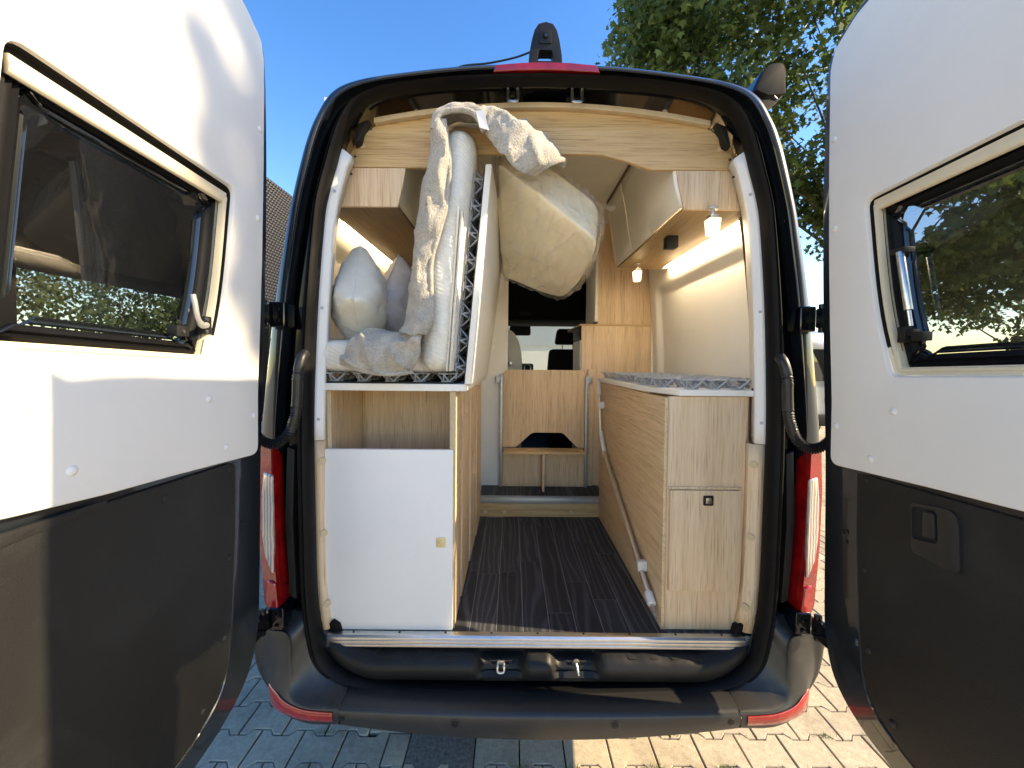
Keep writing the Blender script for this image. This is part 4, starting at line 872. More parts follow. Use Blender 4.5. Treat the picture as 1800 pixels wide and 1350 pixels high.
# folded cover sheets on the near side of the upright mattress
for k in range(2):
    m = MB(); x0 = -.330 + k * .012; rows = []
    for i in range(13):
        z = 1.615 + (.56 - k * .02) * i / 12; xx = x0 + (z - 1.6) / .85 * .06
        rows.append([(xx, .1, z), (xx + .002, -.004 - k * .002 + .003 * math.sin(i + k), z), (xx + .009, -.007 - k * .002, z), (xx + .011, .1, z)])
    m.grid(rows).build('cover_layer', 'quilt', UM, ang=80)
def pillow(name, label, mat, loc, rot, a, T, seed, pinch):
    m = MB(); N = 26
    for side in (1, -1):
        rows = []
        for i in range(N + 1):
            r = []
            for j in range(N + 1):
                u, v = -1 + 2 * i / N, -1 + 2 * j / N
                x = a * u * (1 - .10 * (1 - v * v) * abs(u)); y = a * v * (1 - .10 * (1 - u * u) * abs(v))
                e = max(0, (1 - u * u)) * max(0, (1 - v * v)); t = T * e ** .37
                dn = (u + v) * .5                      # +1 at the top corner, -1 at the one it stands on
                t *= 1 + .28 * max(0, -dn)
                cre = math.exp(-((dn + .10 + .16 * (u - v) + .06 * nz((u * 3, v * 3, seed))) / .075) ** 2) + .6 * math.exp(-((dn + .38 - .22 * (u - v)) / .07) ** 2)
                t *= 1 - pinch * cre * min(1, e * 2.5)
                t += (.012 * nz((u * 2.4, v * 2.4, seed + side)) + .008 * nz((u * 6, v * 6, seed + side * 2))) * min(1, e * 4)
                r.append((x, y, side * t))
            rows.append(r)
        m.grid(rows)
    o = m.build(name, mat, None, ang=100)
    bm = bmesh.new(); bm.from_mesh(o.data); bmesh.ops.remove_doubles(bm, verts=bm.verts, dist=.0004); bmesh.ops.recalc_face_normals(bm, faces=bm.faces); bm.to_mesh(o.data); bm.free()
    o.matrix_world = Matrix.Translation(loc) @ Matrix.Rotation(rot[0], 4, 'Z') @ Matrix.Rotation(rot[1], 4, 'X') @ Matrix.Rotation(R(90), 4, 'Y') @ Matrix.Rotation(rot[2], 4, 'Z'); tag(o, label, 'cushion')
    # piping seam round the edge
    ring = [(a * u * (1 - .10 * (1 - v * v) * abs(u)), a * v * (1 - .10 * (1 - u * u) * abs(v)), 0) for u, v in [(-1 + 2 * k / 20, -1) for k in range(20)] + [(1, -1 + 2 * k / 20) for k in range(20)] + [(1 - 2 * k / 20, 1) for k in range(20)] + [(-1, 1 - 2 * k / 20) for k in range(21)]]
    s = MB().tube(ring, .0022, 6, False).build('piping', mat, None); s.parent = o
    return o
pillow('cushion', 'cream knitted cushion standing on its corner beside the left pillar', 'cushion_cream', (-.712, .25, 1.880), (R(14), R(0), R(-130)), .165, .105, 1.3, .30)
pillow('cushion', 'grey cushion standing behind the cream one, next to the blanket', 'cushion_grey', (-.590, .42, 1.885), (R(-18), R(5), R(-132)), .165, .090, 4.1, .16)
m = MB(); rows = []
for i in range(15):
    r = []
    for j in range(11):
        u, v = i / 14, j / 10; r.append((-.785 + .17 * u, .10 + .10 * v, 1.725 + (.085 * (1 - u) ** 1.5 + .012 * nz((u * 6, v * 5, 2))) * math.sin(math.pi * min(1, v * 1.1)) + .012 * abs(nz((u * 9, v * 9, 1)))))
    rows.append(r)
tag(m.grid(rows).build('plastic_bag', 'film', None, ang=80), 'crumpled clear plastic bag at the foot of the cream cushion', 'plastic bag')
# fleece blanket: over the mattress top, down its side, out over the lower mattress
bk = MB()
def sheet(rows, wr=.004, sc=16, seed=0, ridge=.0):
    out = []
    for i, r in enumerate(rows):
        rr = []
        for j, p in enumerate(r):
            p = Vector(p)
            if ridge: p = p + Vector((0, -1, .35)) * ridge * (max(0, 1 - abs(nz(Vector((p.x + p.z * .5, p.y * .3, p.z * .6 - p.x * .5 + seed)), 11)) * 2.6) ** 2 - .4)
            p = p + Vector((0, -1, .3)) * .005 * (max(0, 1 - abs(nz(Vector((p.x * .8 + p.z * .3, p.y * .4, p.z - p.x * .6 + seed)), 27)) * 2.4) ** 2)
            rr.append(p + Vector((nz(p + Vector((seed, 0, 0)), sc), .6 * nz(p + Vector((seed, 9, 0)), sc), nz(p + Vector((seed, 0, 7)), sc))) * wr)
        out.append(rr)
    bk.grid(out)
def smooth_rows(ctrl, n1=6, n2=5):
    a = [cr(r, n2) for r in ctrl]; cols = [cr([a[i][j] for i in range(len(a))], n1) for j in range(len(a[0]))]
    return [[cols[j][i] for j in range(len(cols))] for i in range(len(cols[0]))]
side = [  # rows top to bottom: right hem, front, left edge, back along the side
    [(-.330, -.030, 2.440), (-.345, -.034, 2.438), (-.365, -.020, 2.425), (-.368, .06, 2.40), (-.355, .20, 2.33)],
    [(-.318, -.026, 2.350), (-.345, -.040, 2.355), (-.378, -.016, 2.350), (-.388, .06, 2.33), (-.372, .20, 2.28)],
    [(-.312, -.024, 2.270), (-.348, -.040, 2.265), (-.392, -.014, 2.26), (-.405, .06, 2.25), (-.390, .22, 2.22)],
    [(-.320, -.022, 2.180), (-.362, -.036, 2.17), (-.412, -.010, 2.16), (-.425, .06, 2.15), (-.408, .22, 2.13)],
    [(-.346, -.022, 2.080), (-.385, -.034, 2.07), (-.425, -.008, 2.06), (-.440, .06, 2.05), (-.425, .22, 2.03)],
    [(-.372, -.022, 1.980), (-.402, -.032, 1.97), (-.432, -.008, 1.96), (-.452, .06, 1.95), (-.436, .22, 1.93)],
    [(-.372, -.024, 1.880), (-.405, -.036, 1.87), (-.436, -.010, 1.86), (-.466, .06, 1.85), (-.448, .22, 1.83)],
    [(-.370, -.030, 1.790), (-.405, -.046, 1.78), (-.440, -.014, 1.775), (-.480, .06, 1.78), (-.470, .24, 1.775)],
    [(-.392, -.036, 1.735), (-.420, -.052, 1.728), (-.450, -.030, 1.735), (-.50, .05, 1.755), (-.50, .24, 1.742)]]
sheet(smooth_rows(side, 8, 7), .007, 16, 1, .016)
low = [  # lower drape: rows from the back of the flat mattress to its front face, columns left to right
    [(-.600, .24, 1.734), (-.56, .25, 1.745), (-.52, .25, 1.745), (-.47, .22, 1.745), (-.43, .10, 1.765)],
    [(-.625, .14, 1.737), (-.58, .14, 1.752), (-.53, .13, 1.750), (-.475, .09, 1.752), (-.415, .0, 1.762)],
    [(-.645, .06, 1.735), (-.59, .05, 1.755), (-.54, .03, 1.748), (-.475, .01, 1.742), (-.400, -.040, 1.738)],
    [(-.664, .020, 1.706), (-.61, .000, 1.722), (-.55, -.022, 1.714), (-.47, -.030, 1.700), (-.408, -.052, 1.695)],
    [(-.682, .016, 1.664), (-.625, -.014, 1.672), (-.56, -.040, 1.664), (-.48, -.036, 1.646), (-.420, -.044, 1.650)],
    [(-.692, .020, 1.640), (-.63, -.002, 1.620), (-.56, -.022, 1.606), (-.485, -.018, 1.604), (-.435, -.016, 1.614)]]
sheet(smooth_rows(low, 9, 9), .010, 18, 2, .026)
top = [  # over the top of the upright mattress, columns from left to right, rows front to back
    [(-.362, -.036, 2.405), (-.352, -.038, 2.440), (-.325, -.038, 2.462), (-.27, -.038, 2.468), (-.225, -.036, 2.452), (-.198, -.030, 2.405)],
    [(-.372, -.030, 2.415), (-.360, -.030, 2.462), (-.325, -.030, 2.486), (-.265, -.030, 2.492), (-.212, -.030, 2.474), (-.186, -.025, 2.415)],
    [(-.375, .02, 2.42), (-.360, .02, 2.478), (-.325, .02, 2.505), (-.262, .02, 2.508), (-.205, .02, 2.488), (-.178, .02, 2.425)],
    [(-.372, .085, 2.41), (-.355, .085, 2.47), (-.322, .085, 2.50), (-.262, .085, 2.505), (-.200, .085, 2.485), (-.172, .085, 2.42)]]
sheet(smooth_rows(top, 5, 6), .006, 16, 3)
flap = [  # right-hand flap lying over the wrapped mattress, rows along its length
    [(-.225, .080, 2.500), (-.222, .030, 2.500), (-.218, -.020, 2.480), (-.205, -.030, 2.440), (-.190, -.020, 2.408)],
    [(-.160, .088, 2.510), (-.158, .030, 2.505), (-.165, -.030, 2.468), (-.172, -.040, 2.410), (-.172, -.028, 2.372)],
    [(-.085, .090, 2.494), (-.088, .030, 2.482), (-.105, -.035, 2.440), (-.132, -.050, 2.372), (-.140, -.040, 2.325)],
    [(-.015, .092, 2.448), (-.020, .030, 2.438), (-.046, -.035, 2.394), (-.088, -.052, 2.330), (-.104, -.036, 2.282)],
    [(.050, .094, 2.392), (.045, .030, 2.386), (.014, -.025, 2.352), (-.034, -.040, 2.302), (-.062, -.020, 2.264)],
    [(.078, .094, 2.356), (.074, .040, 2.346), (.050, .0, 2.328), (.012, -.010, 2.306), (-.03, .012, 2.288)]]
sheet(smooth_rows(flap, 8, 7), .006, 17, 4, .016)
BK = bk.build('blanket', 'fleece', None, ang=100, fix=False); md = BK.modifiers.new('thick', 'SOLIDIFY'); md.thickness = .008; md.offset = 0
tag(BK, 'beige grey fleece blanket draped over the upright mattress and hanging to the bed', 'blanket')
m = MB()       # hems
m.tube([p for p in cr([r[0] for r in side], 5)], .0085, 8); m.tube([p for p in cr(flap[-1], 5)], .010, 8); m.tube([p for p in cr(low[-1], 5)], .008, 8); m.tube(cr(top[0], 5), .010, 8)
m.build('hem', 'fleece', BK, ang=80)
m = MB(); m.hexa([(-.225, -.044, 2.46), (-.200, -.046, 2.462), (-.180, -.044, 2.398), (-.212, -.044, 2.408), (-.225, -.046, 2.46), (-.200, -.048, 2.462), (-.180, -.046, 2.398), (-.212, -.046, 2.408)]); m.build('care_label', 'pillar_white', BK)
m = MB(); m.tube(cr([(-.262, .100, 2.535), (-.268, .085, 2.535), (-.275, .07, 2.528), (-.268, .062, 2.516), (-.255, .066, 2.512)], 4), .0055, 8); m.disc((-.262, .104, 2.532), (0, -1, 0), .010, .006, 14)
tag(m.build('wall_hook', 'steel', None), 'small metal hook on the oak header above the blanket', 'hook')
# wrapped beige mattress stored across the aisle top
bc = [(-.178, .19, 2.415), (.244, .20, 2.112), (.178, .80, 1.972), (-.156, .80, 2.100), (-.140, .24, 2.545), (.278, .27, 2.290), (.240, .93, 2.130), (-.115, .93, 2.260)]
bc = [Vector(p) for p in bc]
def tri(u, v, w):
    def L(a, b, t): return a * (1 - t) + b * t
    return L(L(L(bc[0], bc[1], u), L(bc[3], bc[2], u), v), L(L(bc[4], bc[5], u), L(bc[7], bc[6], u), v), w)
CB_ = sum(bc, Vector((0, 0, 0))) / 8
def slabfn(amp, sc, seed, grow, rr):
    m0 = rbox(-.5, .5, -.5, .5, -.5, .5, .08, None, n=52, amp=0)
    out = MB(); out.f = m0.f
    for p in m0.v:
        x, y, z = p; k = 1 + grow
        if x > 0: x, y = x * (1.04 - .10 * (2 * y) ** 2), y * (1 - .10 * (2 * x) ** 2)
        q = tri(.5 + x * k, .5 + y * (1 + grow * .4), .5 + z * (1 + grow * 2)); 
        out_n = Vector((-.25, -.1, .9)) * (1 if z > 0 else -1)
        if grow: q = q + (q - CB_) .normalized() * (.006 + .017 * max(0, 1 - abs(nz(Vector((q.x * 1.5 + q.y * .5 + q.z * .5, q.y * .15 - q.x * .2, q.z * .3)), 17)) * 2.6) ** 2 + .012 * max(0, 1 - abs(nz(Vector((q.x * .9 - q.y * .8, q.y * .3 + q.z, q.x * .5 + 4)), 12)) * 3.4) ** 2)
        belly = -.026 * math.cos(x * math.pi) * math.cos(y * math.pi) * (1 if z < 0 else -.6)
        q = q + Vector((0, 0, belly)) + Vector((nz(q + Vector((seed, 0, 0)), sc), nz(q + Vector((0, seed, 0)), sc), nz(q + Vector((0, 0, seed)), sc))) * amp
        out.v.append(tuple(q))
    return out
BG = slabfn(.009, 6, 3, 0, .05).build('mattress', 'foam', None, ang=80)
tag(BG, 'beige mattress in a clear plastic bag stored high across the aisle', 'mattress')
slabfn(.009, 6, 3, .02, .05).build('plastic_bag', 'film', BG, ang=80)
m = MB(); rows = []
for i in range(9):
    t = i / 8; rows.append([(.262 + .045 * t, .24 + .03 * math.sin(q * 1.3), 2.270 - .012 * t + .018 * (1 - t) * math.cos(q * 1.05) + .006 * math.sin(5 * t + q)) for q in range(6)])
m.grid(rows).build('bag_tip', 'film', BG, ang=80)
m = MB()
for k in range(3): m.grid([[(.200 + .006 * k + .005 * math.sin(t + k), .86 - k * .02, 2.08 - .06 * t / 3), (.210 + .006 * k + .004 * math.sin(t * 2 + k), .84 - k * .02, 2.08 - .06 * t / 3)] for t in range(4)])
m.build('bag_tip', 'film', BG)

# right storage bench with springs on top
BN = thing('storage_bench', 'oak storage bench under the right bed with square push lock flap', 'bench', (.62, .6, .67))
P_('end_panel', 'wood_z', BN, .468, .748, .0745, .0905, .672, 1.528)
P_('edge_strip', 'edge', BN, .4655, .4678, .072, .092, .672, 1.528, bevel=.0005)
fl = P_('flap', 'wood_z', BN, .474, .729, .0605, .074, .822, 1.190, bevel=.0025)
P_('flap_rebate', 'wood_z', BN, .471, .734, .0675, .0742, 1.1925, 1.2005, bevel=.001)
MB().prism(roundpoly([(.592, 1.137), (.628, 1.137), (.628, 1.173), (.592, 1.173)], .004, 3), 'Y', .0565, .0607).build('flap_lock', 'plastic', fl, bevel=.001)
MB().prism(roundpoly([(.600, 1.145), (.620, 1.145), (.620, 1.165), (.600, 1.165)], .002, 3), 'Y', .0540, .0564).build('lock_button', 'steel', fl, bevel=.001)
P_('side_panel', 'wood_y', BN, .4535, .4650, .0735, 1.108, .672, 1.522)
P_('inner_panel', 'wood_z', BN, .75, .765, .09, 1.10, .672, 1.526)
for y, z in ((.95, .72), (.62, .76), (.70, .705), (.30, .72)): MB().disc((.4535, y, z), (-1, 0, 0), .011, .002, 16).build('screw_cap', 'cap', BN)
BR = thing('bed_base', 'white bed board with bare grey spring elements on the right bench', 'bed', (.64, .5, 1.53))
MB().prism([(.430, 1.10), (.440, .30), (.500, .062), (.775, .062), (.86, .20), (.86, 1.10)], 'Z', 1.531, 1.552).build('platform', 'board_white', BR, bevel=.002)
MB().box(.455, .85, .20, 1.08, 1.5523, 1.5535).build('spring_mat', 'spring', BR)
for i in range(9):
    for j in range(5):
        x, y = .485 + j * .085 + (.02 if i % 2 else 0), .125 + i * .113
        if x - .44 < (.30 - y) * .28: continue
        if x > .76 and y < .2: continue
        spring(BR, (x, y, 1.5537), (0, 0, R(45) + .12 * ((i * 5 + j) % 3 - 1)), .98)
P_('bed_latch', 'plastic', BR, .765, .785, .058, .075, 1.529, 1.56)
# aluminium pole clipped to the bench
PO = thing('support_pole', 'thin aluminium pole with white clips leaning along the oak bench side', 'pole', (.43, .11, .74))
pp = [Vector(p) for p in ((.432, 1.075, 1.545), (.432, 1.030, 1.44), (.430, 1.010, 1.37), (.430, .985, 1.24), (.432, .955, 1.165))]
MB().tube(cr(pp, 5), [.0075] * 21, 10).build('upper_rod', 'alu', PO)
MB().tube([(.432, 1.076, 1.548), (.432, 1.034, 1.452)], .0115, 12).build('grip_sleeve', 'white_plastic', PO, bevel=.002)
MB().tube([(.432, .985, 1.235), (.432, .880, 1.118)], .0125, 12).build('sleeve', 'white_plastic', PO, bevel=.002)
MB().tube([(.432, .900, 1.140), (.432, .125, .752)], .0105, 14).build('lower_tube', 'alu', PO, bevel=.001)
MB().tube([(.432, .150, .764), (.432, .108, .743)], .0165, 14).build('end_collar', 'white_plastic', PO, bevel=.003)
MB().tube([(.432, .108, .743), (.432, .066, .720)], [.006, .0035], 10).build('tip', 'steel', PO)
for p in ((.432, 1.004, 1.392), (.432, .235, .825)):
    MB().box(p[0] - .016, .4532, p[1] - .012, p[1] + .012, p[2] - .020, p[2] + .020).build('clip', 'white_plastic', PO, bevel=.004)

# overhead lockers
def locker(s, label):
    t = thing('overhead_locker', label, 'locker', (s * .66, .5, 2.2))
    X = lambda a: s * a
    prof = [(.478, 2.45), (.486, 2.40), (.494, 2.355), (.504, 2.288), (.523, 2.212)]
    end = [(X(.494), 2.349), (X(.504), 2.288), (X(.523), 2.210), (X(.765), 2.210), (X(.745), 2.349)]
    MB().prism(end, 'Y', .108, .121).build('end_panel', 'wood_z', t, bevel=.001)
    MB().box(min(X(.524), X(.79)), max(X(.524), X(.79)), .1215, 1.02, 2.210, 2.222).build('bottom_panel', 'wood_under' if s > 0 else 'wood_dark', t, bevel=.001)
    fr = [(.455, 2.58), (.470, 2.50), (.487, 2.41), (.503, 2.300), (.5225, 2.2235)]
    for k in range(3):
        y0, y1 = .122 + k * .299, .122 + (k + 1) * .299 - .003
        rows = []
        for y, off in ((y0, .004), (y0 + .003, 0), (y1 - .003, 0), (y1, .004)): rows.append([(X(x + off), y, z) for x, z in fr])
        d = MB().grid(rows).build('locker_door', 'locker_front' if s > 0 else 'locker_shaded', t, ang=12); md = d.modifiers.new('thick', 'SOLIDIFY'); md.thickness = .014; md.offset = -1 if s > 0 else 1
    MB().prism([(X(.47), 2.50), (X(.505), 2.29), (X(.523), 2.21), (X(.82), 2.21), (X(.82), 2.59), (X(.455), 2.59)], 'Y', 1.0205, 1.034).build('end_panel', 'wood_z', t, bevel=.001)
    MB().box(min(X(.452), X(.468)), max(X(.452), X(.468)), .13, 1.02, 2.585, 2.601).build('top_rail', 'wood_dark', t)
    return t
locker(1, 'cream overhead locker with oak end panel above the right bed')
locker(-1, 'glossy overhead locker with oak end panel above the cushions')
for s, lab in ((1, 'warm light strip under the right overhead locker'), (-1, 'warm light strip under the left overhead locker')):
    x0, x1 = sorted((s * .797, s * .806))
    tag(MB().box(x0, x1, .16 if s > 0 else .30, 1.0, 2.2125, 2.2195).build('light_strip', 'led' if s > 0 else 'led_dim', None), lab, 'light strip')
def lamp(x, y, z, label):
    t = thing('reading_lamp', label, 'lamp', (x, y, z))
    m = MB(); m.disc((x, y, z), (0, 0, -1), .018, .006, 18); m.tube([(x, y, z - .004), (x, y, z - .030)], .006, 10); m.build('lamp_mount', 'steel', t, bevel=.001)
    m = MB(); m.hexa([(x - .010, y - .012, z - .046), (x + .010, y - .012, z - .046), (x + .010, y + .012, z - .046), (x - .010, y + .012, z - .046), (x - .016, y - .016, z - .028), (x + .016, y - .016, z - .028), (x + .016, y + .016, z - .028), (x - .016, y + .016, z - .028)]); m.build('lamp_socket', 'steel', t, bevel=.001)
    w, h = .021, .060
    m = MB(); m.hexa([(x - w * .8, y - w * .8, z - .040 - h), (x + w * .8, y - w * .8, z - .040 - h), (x + w * .8, y + w * .8, z - .040 - h), (x - w * .8, y + w * .8, z - .040 - h), (x - w, y - w, z - .042), (x + w, y - w, z - .042), (x + w, y + w, z - .042), (x - w, y + w, z - .042)]); gl = m.build('lamp_shade', 'lampglass', t, bevel=.004)
    m = MB()
    for k in range(4):
        m.tube([(x - w * .55 + k * w * .36 + .003 * math.sin(q * 1.3 + k), y - w - .0008 + .004 * (q / 7) * .9, z - .048 - q * .0068) for q in range(8)], .0011, 5)
    m.build('shade_ridge', 'lamp_ridge', gl)
lamp(.617, .085, 2.208, 'small lit glass reading lamp by the right door pillar')
lamp(.605, .90, 2.209, 'small lit glass reading lamp at the far end of the right locker')
t = tag(MB().box(.578, .628, .40, .448, 2.158, 2.2095).build('speaker', 'plastic', None, bevel=.003), 'black cube speaker under the right overhead locker', 'speaker')

# partition with half-height panel, shelf and rails
PT = thing('partition_panel', 'low oak partition with notched panel and shelf across the aisle', 'partition', (.12, 1.34, .79))
pp = roundpoly([(-.160, 1.060), (-.070, 1.060), (-.055, 1.072), (.035, 1.156), (.060, 1.162), (.240, 1.162), (.258, 1.156), (.340, 1.072), (.352, 1.060), (.400, 1.060), (.400, 1.592), (-.160, 1.592)], [0, .01, .01, .02, .01, .01, .02, .01, .01, 0, .045, .045], 5)
MB().prism(pp, 'Y', 1.340, 1.356).build('upper_panel', 'wood_z', PT, bevel=.0015)
MB().box(-.152, .385, 1.215, 1.3395, 1.040, 1.0575).build('shelf', 'wood_x', PT, bevel=.001)
MB().box(-.160, .400, 1.340, 1.356, .790, 1.0385).build('lower_panel', 'wood_z', PT, bevel=.0015)
MB().box(.106, .120, 1.225, 1.3395, .790, 1.0395).build('divider', 'wood_z', PT, bevel=.001)
for s, x in ((-1, -.172), (1, .412)):
    r = MB().box(x - .010, x + .010, 1.326, 1.360, .790, 1.555).build('rail', 'alu_grey', PT, bevel=.002)
    for z in (.90, 1.17, 1.44): MB().disc((x, 1.3258, z), (0, -1, 0), .004, .002, 10).build('bolt', 'steel', r)
    MB().box(x + s * .026 - .016, x + s * .026 + .016, 1.340, 1.36, 1.500, 1.545).build('bracket', 'alu_grey', PT, bevel=.002)
tag(MB().box(-.86, -.130, 1.3625, 1.39, .68, 2.60).build('bathroom_wall', 'lining', None, bevel=.002), 'cream bathroom wall left of the passage to the cab', 'wall panel')
SD = MB().prism(roundpoly([(-.32, .79), (-.016, .79), (-.016, 1.70), (-.045, 1.83), (-.10, 1.915), (-.32, 1.95)], [0, 0, .08, .08, .05, 0], 5), 'Y', 2.0, 2.016).build('shower_door', 'board_white', None, bevel=.003)
tag(SD, 'pale curved panel at the left of the passage beyond the partition', 'panel')
MB().disc((-.115, 1.998, 1.63), (0, -1, 0), .018, .03, 14).build('door_knob', 'steel', SD, bevel=.003)
KC = thing('kitchen_cabinet', 'tall oak cabinet behind the partition at the right of the passage', 'cabinet', (.62, 1.6, .67))
P_('back_panel', 'wood_z', KC, .380, .900, 1.380, 1.396, .68, 1.898)
P_('worktop', 'wood_x', KC, .368, .900, 1.376, 2.0, 1.8985, 1.912)
P_('side_panel', 'laminate', KC, .372, .3795, 1.3965, 1.70, .80, 1.80)
P_('vent_grille', 'plastic', KC, .370, .3795, 1.3965, 1.70, 1.805, 1.885)
P_('filler_panel', 'wood_z', KC, .424, .46, 1.362, 1.3785, .79, 1.60)
WB = thing('wall_cupboard', 'tall upper oak cupboard with grey side reaching the ceiling, behind the lamps', 'cupboard', (.65, 1.5, 1.91))
P_('back_panel', 'wood_z', WB, .490, .900, 1.382, 1.397, 1.913, 2.60)
P_('side_panel', 'laminate', WB, .470, .4885, 1.400, 1.72, 1.93, 2.60)
P_('edge_strip', 'board_white', WB, .470, .4895, 1.381, 1.3995, 1.93, 2.60)

# ================================================================== SURROUNDINGS
# dark clad canopy wall on posts, left
CW = thing('clad_canopy', 'dark canopy building with knobbly black cladding beyond the left rear door', 'building', (-6.6, 12, 0))
MB().box(-7.2, -6.06, 2.5, 26, 2.92, 6.05).build('clad_volume', 'clad', CW, bevel=.02)
v, f = [], []
ys = np.arange(6.9, 13, .11)
for a, z in enumerate(np.arange(2.97, 6.0, .075)):
    off = .055 if a % 2 else 0
    for y in ys:
        yy = y + off; b = len(v); v += [(-6.058, yy, z), (-6.058, yy + .095, z), (-6.058, yy + .095, z + .062), (-6.058, yy, z + .062), (-6.035, yy + .048, z + .02)]
        f += [(b, b + 1, b + 4), (b + 1, b + 2, b + 4), (b + 2, b + 3, b + 4), (b + 3, b, b + 4)]
me = bpy.data.meshes.new('cladding_knob'); me.from_pydata(v, [], f); me.materials.append(MAT['clad_knob']); o = bpy.data.objects.new('cladding_knob', me); COL.objects.link(o); attach(o, CW); o['kind'] = 'stuff'
for y in (3.5, 9.0, 14.5, 20, 25): MB().box(-6.75, -6.5, y, y + .25, 0, 2.92).build('post', 'clad', CW, bevel=.01)
# pale building ahead, seen through the windscreen
WBD = thing('pale_building', 'pale rendered building seen through the windscreen of the van', 'building', (1, 18, 0))
MB().box(-9, 12, 16, 24, 0, 2.35).build('wall', 'render_white', WBD)
MB().box(-9.1, 12.1, 15.95, 24, 2.35, 6.0).build('fascia', 'render_grey', WBD)
MB().box(-9.2, 12.2, 15.8, 24.2, 6.0, 6.2).build('roof', 'clad', WBD)
for x in (-7, -4, 4.2, 7.5):
    w = MB().box(x, x + 1.8, 15.93, 15.99, .9, 2.1).build('window', 'clad', WBD); MB().box(x + .08, x + 1.72, 15.90, 15.925, .98, 2.02).build('pane', 'car_glass', w)
# parked vans either side
def parked_van(name, label, mat, loc, rz, sc=1.0):
    t = thing(name, label, 'van', (0, 0, 0)); 
    prof = [(-2.6, .35), (2.3, .35), (2.55, .55), (2.6, .95), (1.75, 1.25), (1.05, 2.1), (.7, 2.3), (-2.45, 2.35), (-2.6, 2.1), (-2.65, .6)]
    MB().prism(roundpoly(prof, [.08, .1, .1, .15, .3, .15, .3, .15, .15, .1], 5), 'X', -.95, .95).build('body', mat, t, bevel=.08, seg=3)
    for s in (-1, 1):
        for y0, y1 in ((-2.3, -.9), (-.75, .55)): MB().prism(roundpoly([(y0, 1.3), (y1, 1.3), (y1, 1.95), (y0, 1.95)], .08), 'X', s * .945, s * .956).build('side_window', 'car_glass', t, bevel=.003)
        MB().prism(roundpoly([(.68, 1.28), (1.55, 1.28), (.98, 1.95), (.68, 1.95)], .06), 'X', s * .945, s * .956).build('side_window', 'car_glass', t, bevel=.003)
        for y in (-1.7, 1.7):
            w = MB().tube([(s * .74, y, .33), (s * .965, y, .33)], .33, 28).build('wheel', 'tyre', t, bevel=.03); MB().disc((s * .966, y, .33), (s, 0, 0), .2, .01, 20).build('rim', 'rim', w, bevel=.004)
        MB().prism([(s * .60, .95), (s * .88, .95), (s * .88, 1.45), (s * .74, 1.45)], 'Y', -2.67, -2.64).build('tail_light', 'red_plain', t, bevel=.005)
        MB().box(min(s * .96, s * 1.15), max(s * .96, s * 1.15), 1.25, 1.35, 1.25, 1.5).build('mirror', 'plastic', t, bevel=.02)
        MB().prism([(s * .55, .75), (s * .88, .8), (s * .88, .98), (s * .6, .93)], 'Y', 2.55, 2.615).build('headlight', 'clear', t, bevel=.005)
    MB().prism(roundpoly([(-.75, 1.3), (.75, 1.3), (.7, 1.95), (-.7, 1.95)], .08), 'Y', -2.668, -2.63).build('rear_window', 'car_glass', t, bevel=.003)
    MB().hexa([(-.80, 1.77, 1.27), (.80, 1.77, 1.27), (.78, 1.74, 1.26), (-.78, 1.74, 1.26), (-.76, 1.09, 2.09), (.76, 1.09, 2.09), (.74, 1.05, 2.07), (-.74, 1.05, 2.07)]).build('windscreen', 'car_glass', t)
    MB().box(-.9, .9, -2.72, -2.55, .38, .62).build('bumper', 'plastic', t, bevel=.03)
    t.location = loc; t.rotation_euler = (0, 0, rz); t.scale = (sc, sc, sc); return t
parked_van('parked_van', 'silver van parked in the sun, glimpsed right of the open right door hinge', 'silver', (5.7, 9.3, 0), R(3))
parked_van('parked_van', 'white van parked far back, glimpsed between left door and body', 'white_paint', (-8.4, 13.2, 0), R(2), 1.05)

# trees
LEAF = np.array([(0, 0, 0), (.18, .10, .02), (.50, .05, .0), (.36, .28, .03), (.62, .55, -.02), (.30, .48, .03), (.16, .66, .02), (0, 1.0, -.05), (-.16, .66, .02), (-.30, .48, .03), (-.62, .55, -.02), (-.36, .28, .03), (-.50, .05, 0), (-.18, .10, .02)])
def leaves(centers, rad, per, size, seed, simple=False):
    g = np.random.default_rng(seed); L = LEAF if not simple else np.array([(0, 0, 0), (.4, .45, .05), (0, 1, -.05), (-.4, .45, .05)])
    C = np.repeat(np.array(centers), per, axis=0); r = np.repeat(np.array(rad), per); n = len(C)
    d = g.normal(size=(n, 3)); d /= np.linalg.norm(d, axis=1)[:, None]; d *= (g.uniform(.15, 1, n) ** .55)[:, None]
    d[:, 2] *= .75; d[:, 2] -= .25 * (d[:, 0] ** 2 + d[:, 1] ** 2)
    P = C + d * r[:, None]
    az = g.uniform(0, 2 * np.pi, n); tilt = g.normal(.95, .45, n); roll = g.normal(0, .5, n); s = size * g.uniform(.65, 1.2, n)
    # leaf axis hangs outward and down
    ax = np.stack([np.cos(az) * np.cos(tilt), np.sin(az) * np.cos(tilt), -np.sin(tilt)], 1)
    sd_ = np.stack([-np.sin(az), np.cos(az), np.zeros(n)], 1); nr = np.cross(sd_, ax)
    sd2 = sd_ * np.cos(roll)[:, None] + nr * np.sin(roll)[:, None]; nr2 = np.cross(sd2, ax)
    V = P[:, None] + s[:, None, None] * (L[None, :, 0, None] * sd2[:, None] + L[None, :, 1, None] * ax[:, None] + L[None, :, 2, None] * nr2[:, None])
    k = len(L); V = V.reshape(-1, 3)
    me = bpy.data.meshes.new('crown'); me.vertices.add(len(V)); me.vertices.foreach_set('co', V.ravel())
    me.loops.add(n * k); me.loops.foreach_set('vertex_index', np.arange(n * k, dtype=np.int32)); me.polygons.add(n)
    me.polygons.foreach_set('loop_start', np.arange(0, n * k, k, dtype=np.int32)); me.polygons.foreach_set('loop_total', np.full(n, k, dtype=np.int32))
    me.update(); me.validate(); return me
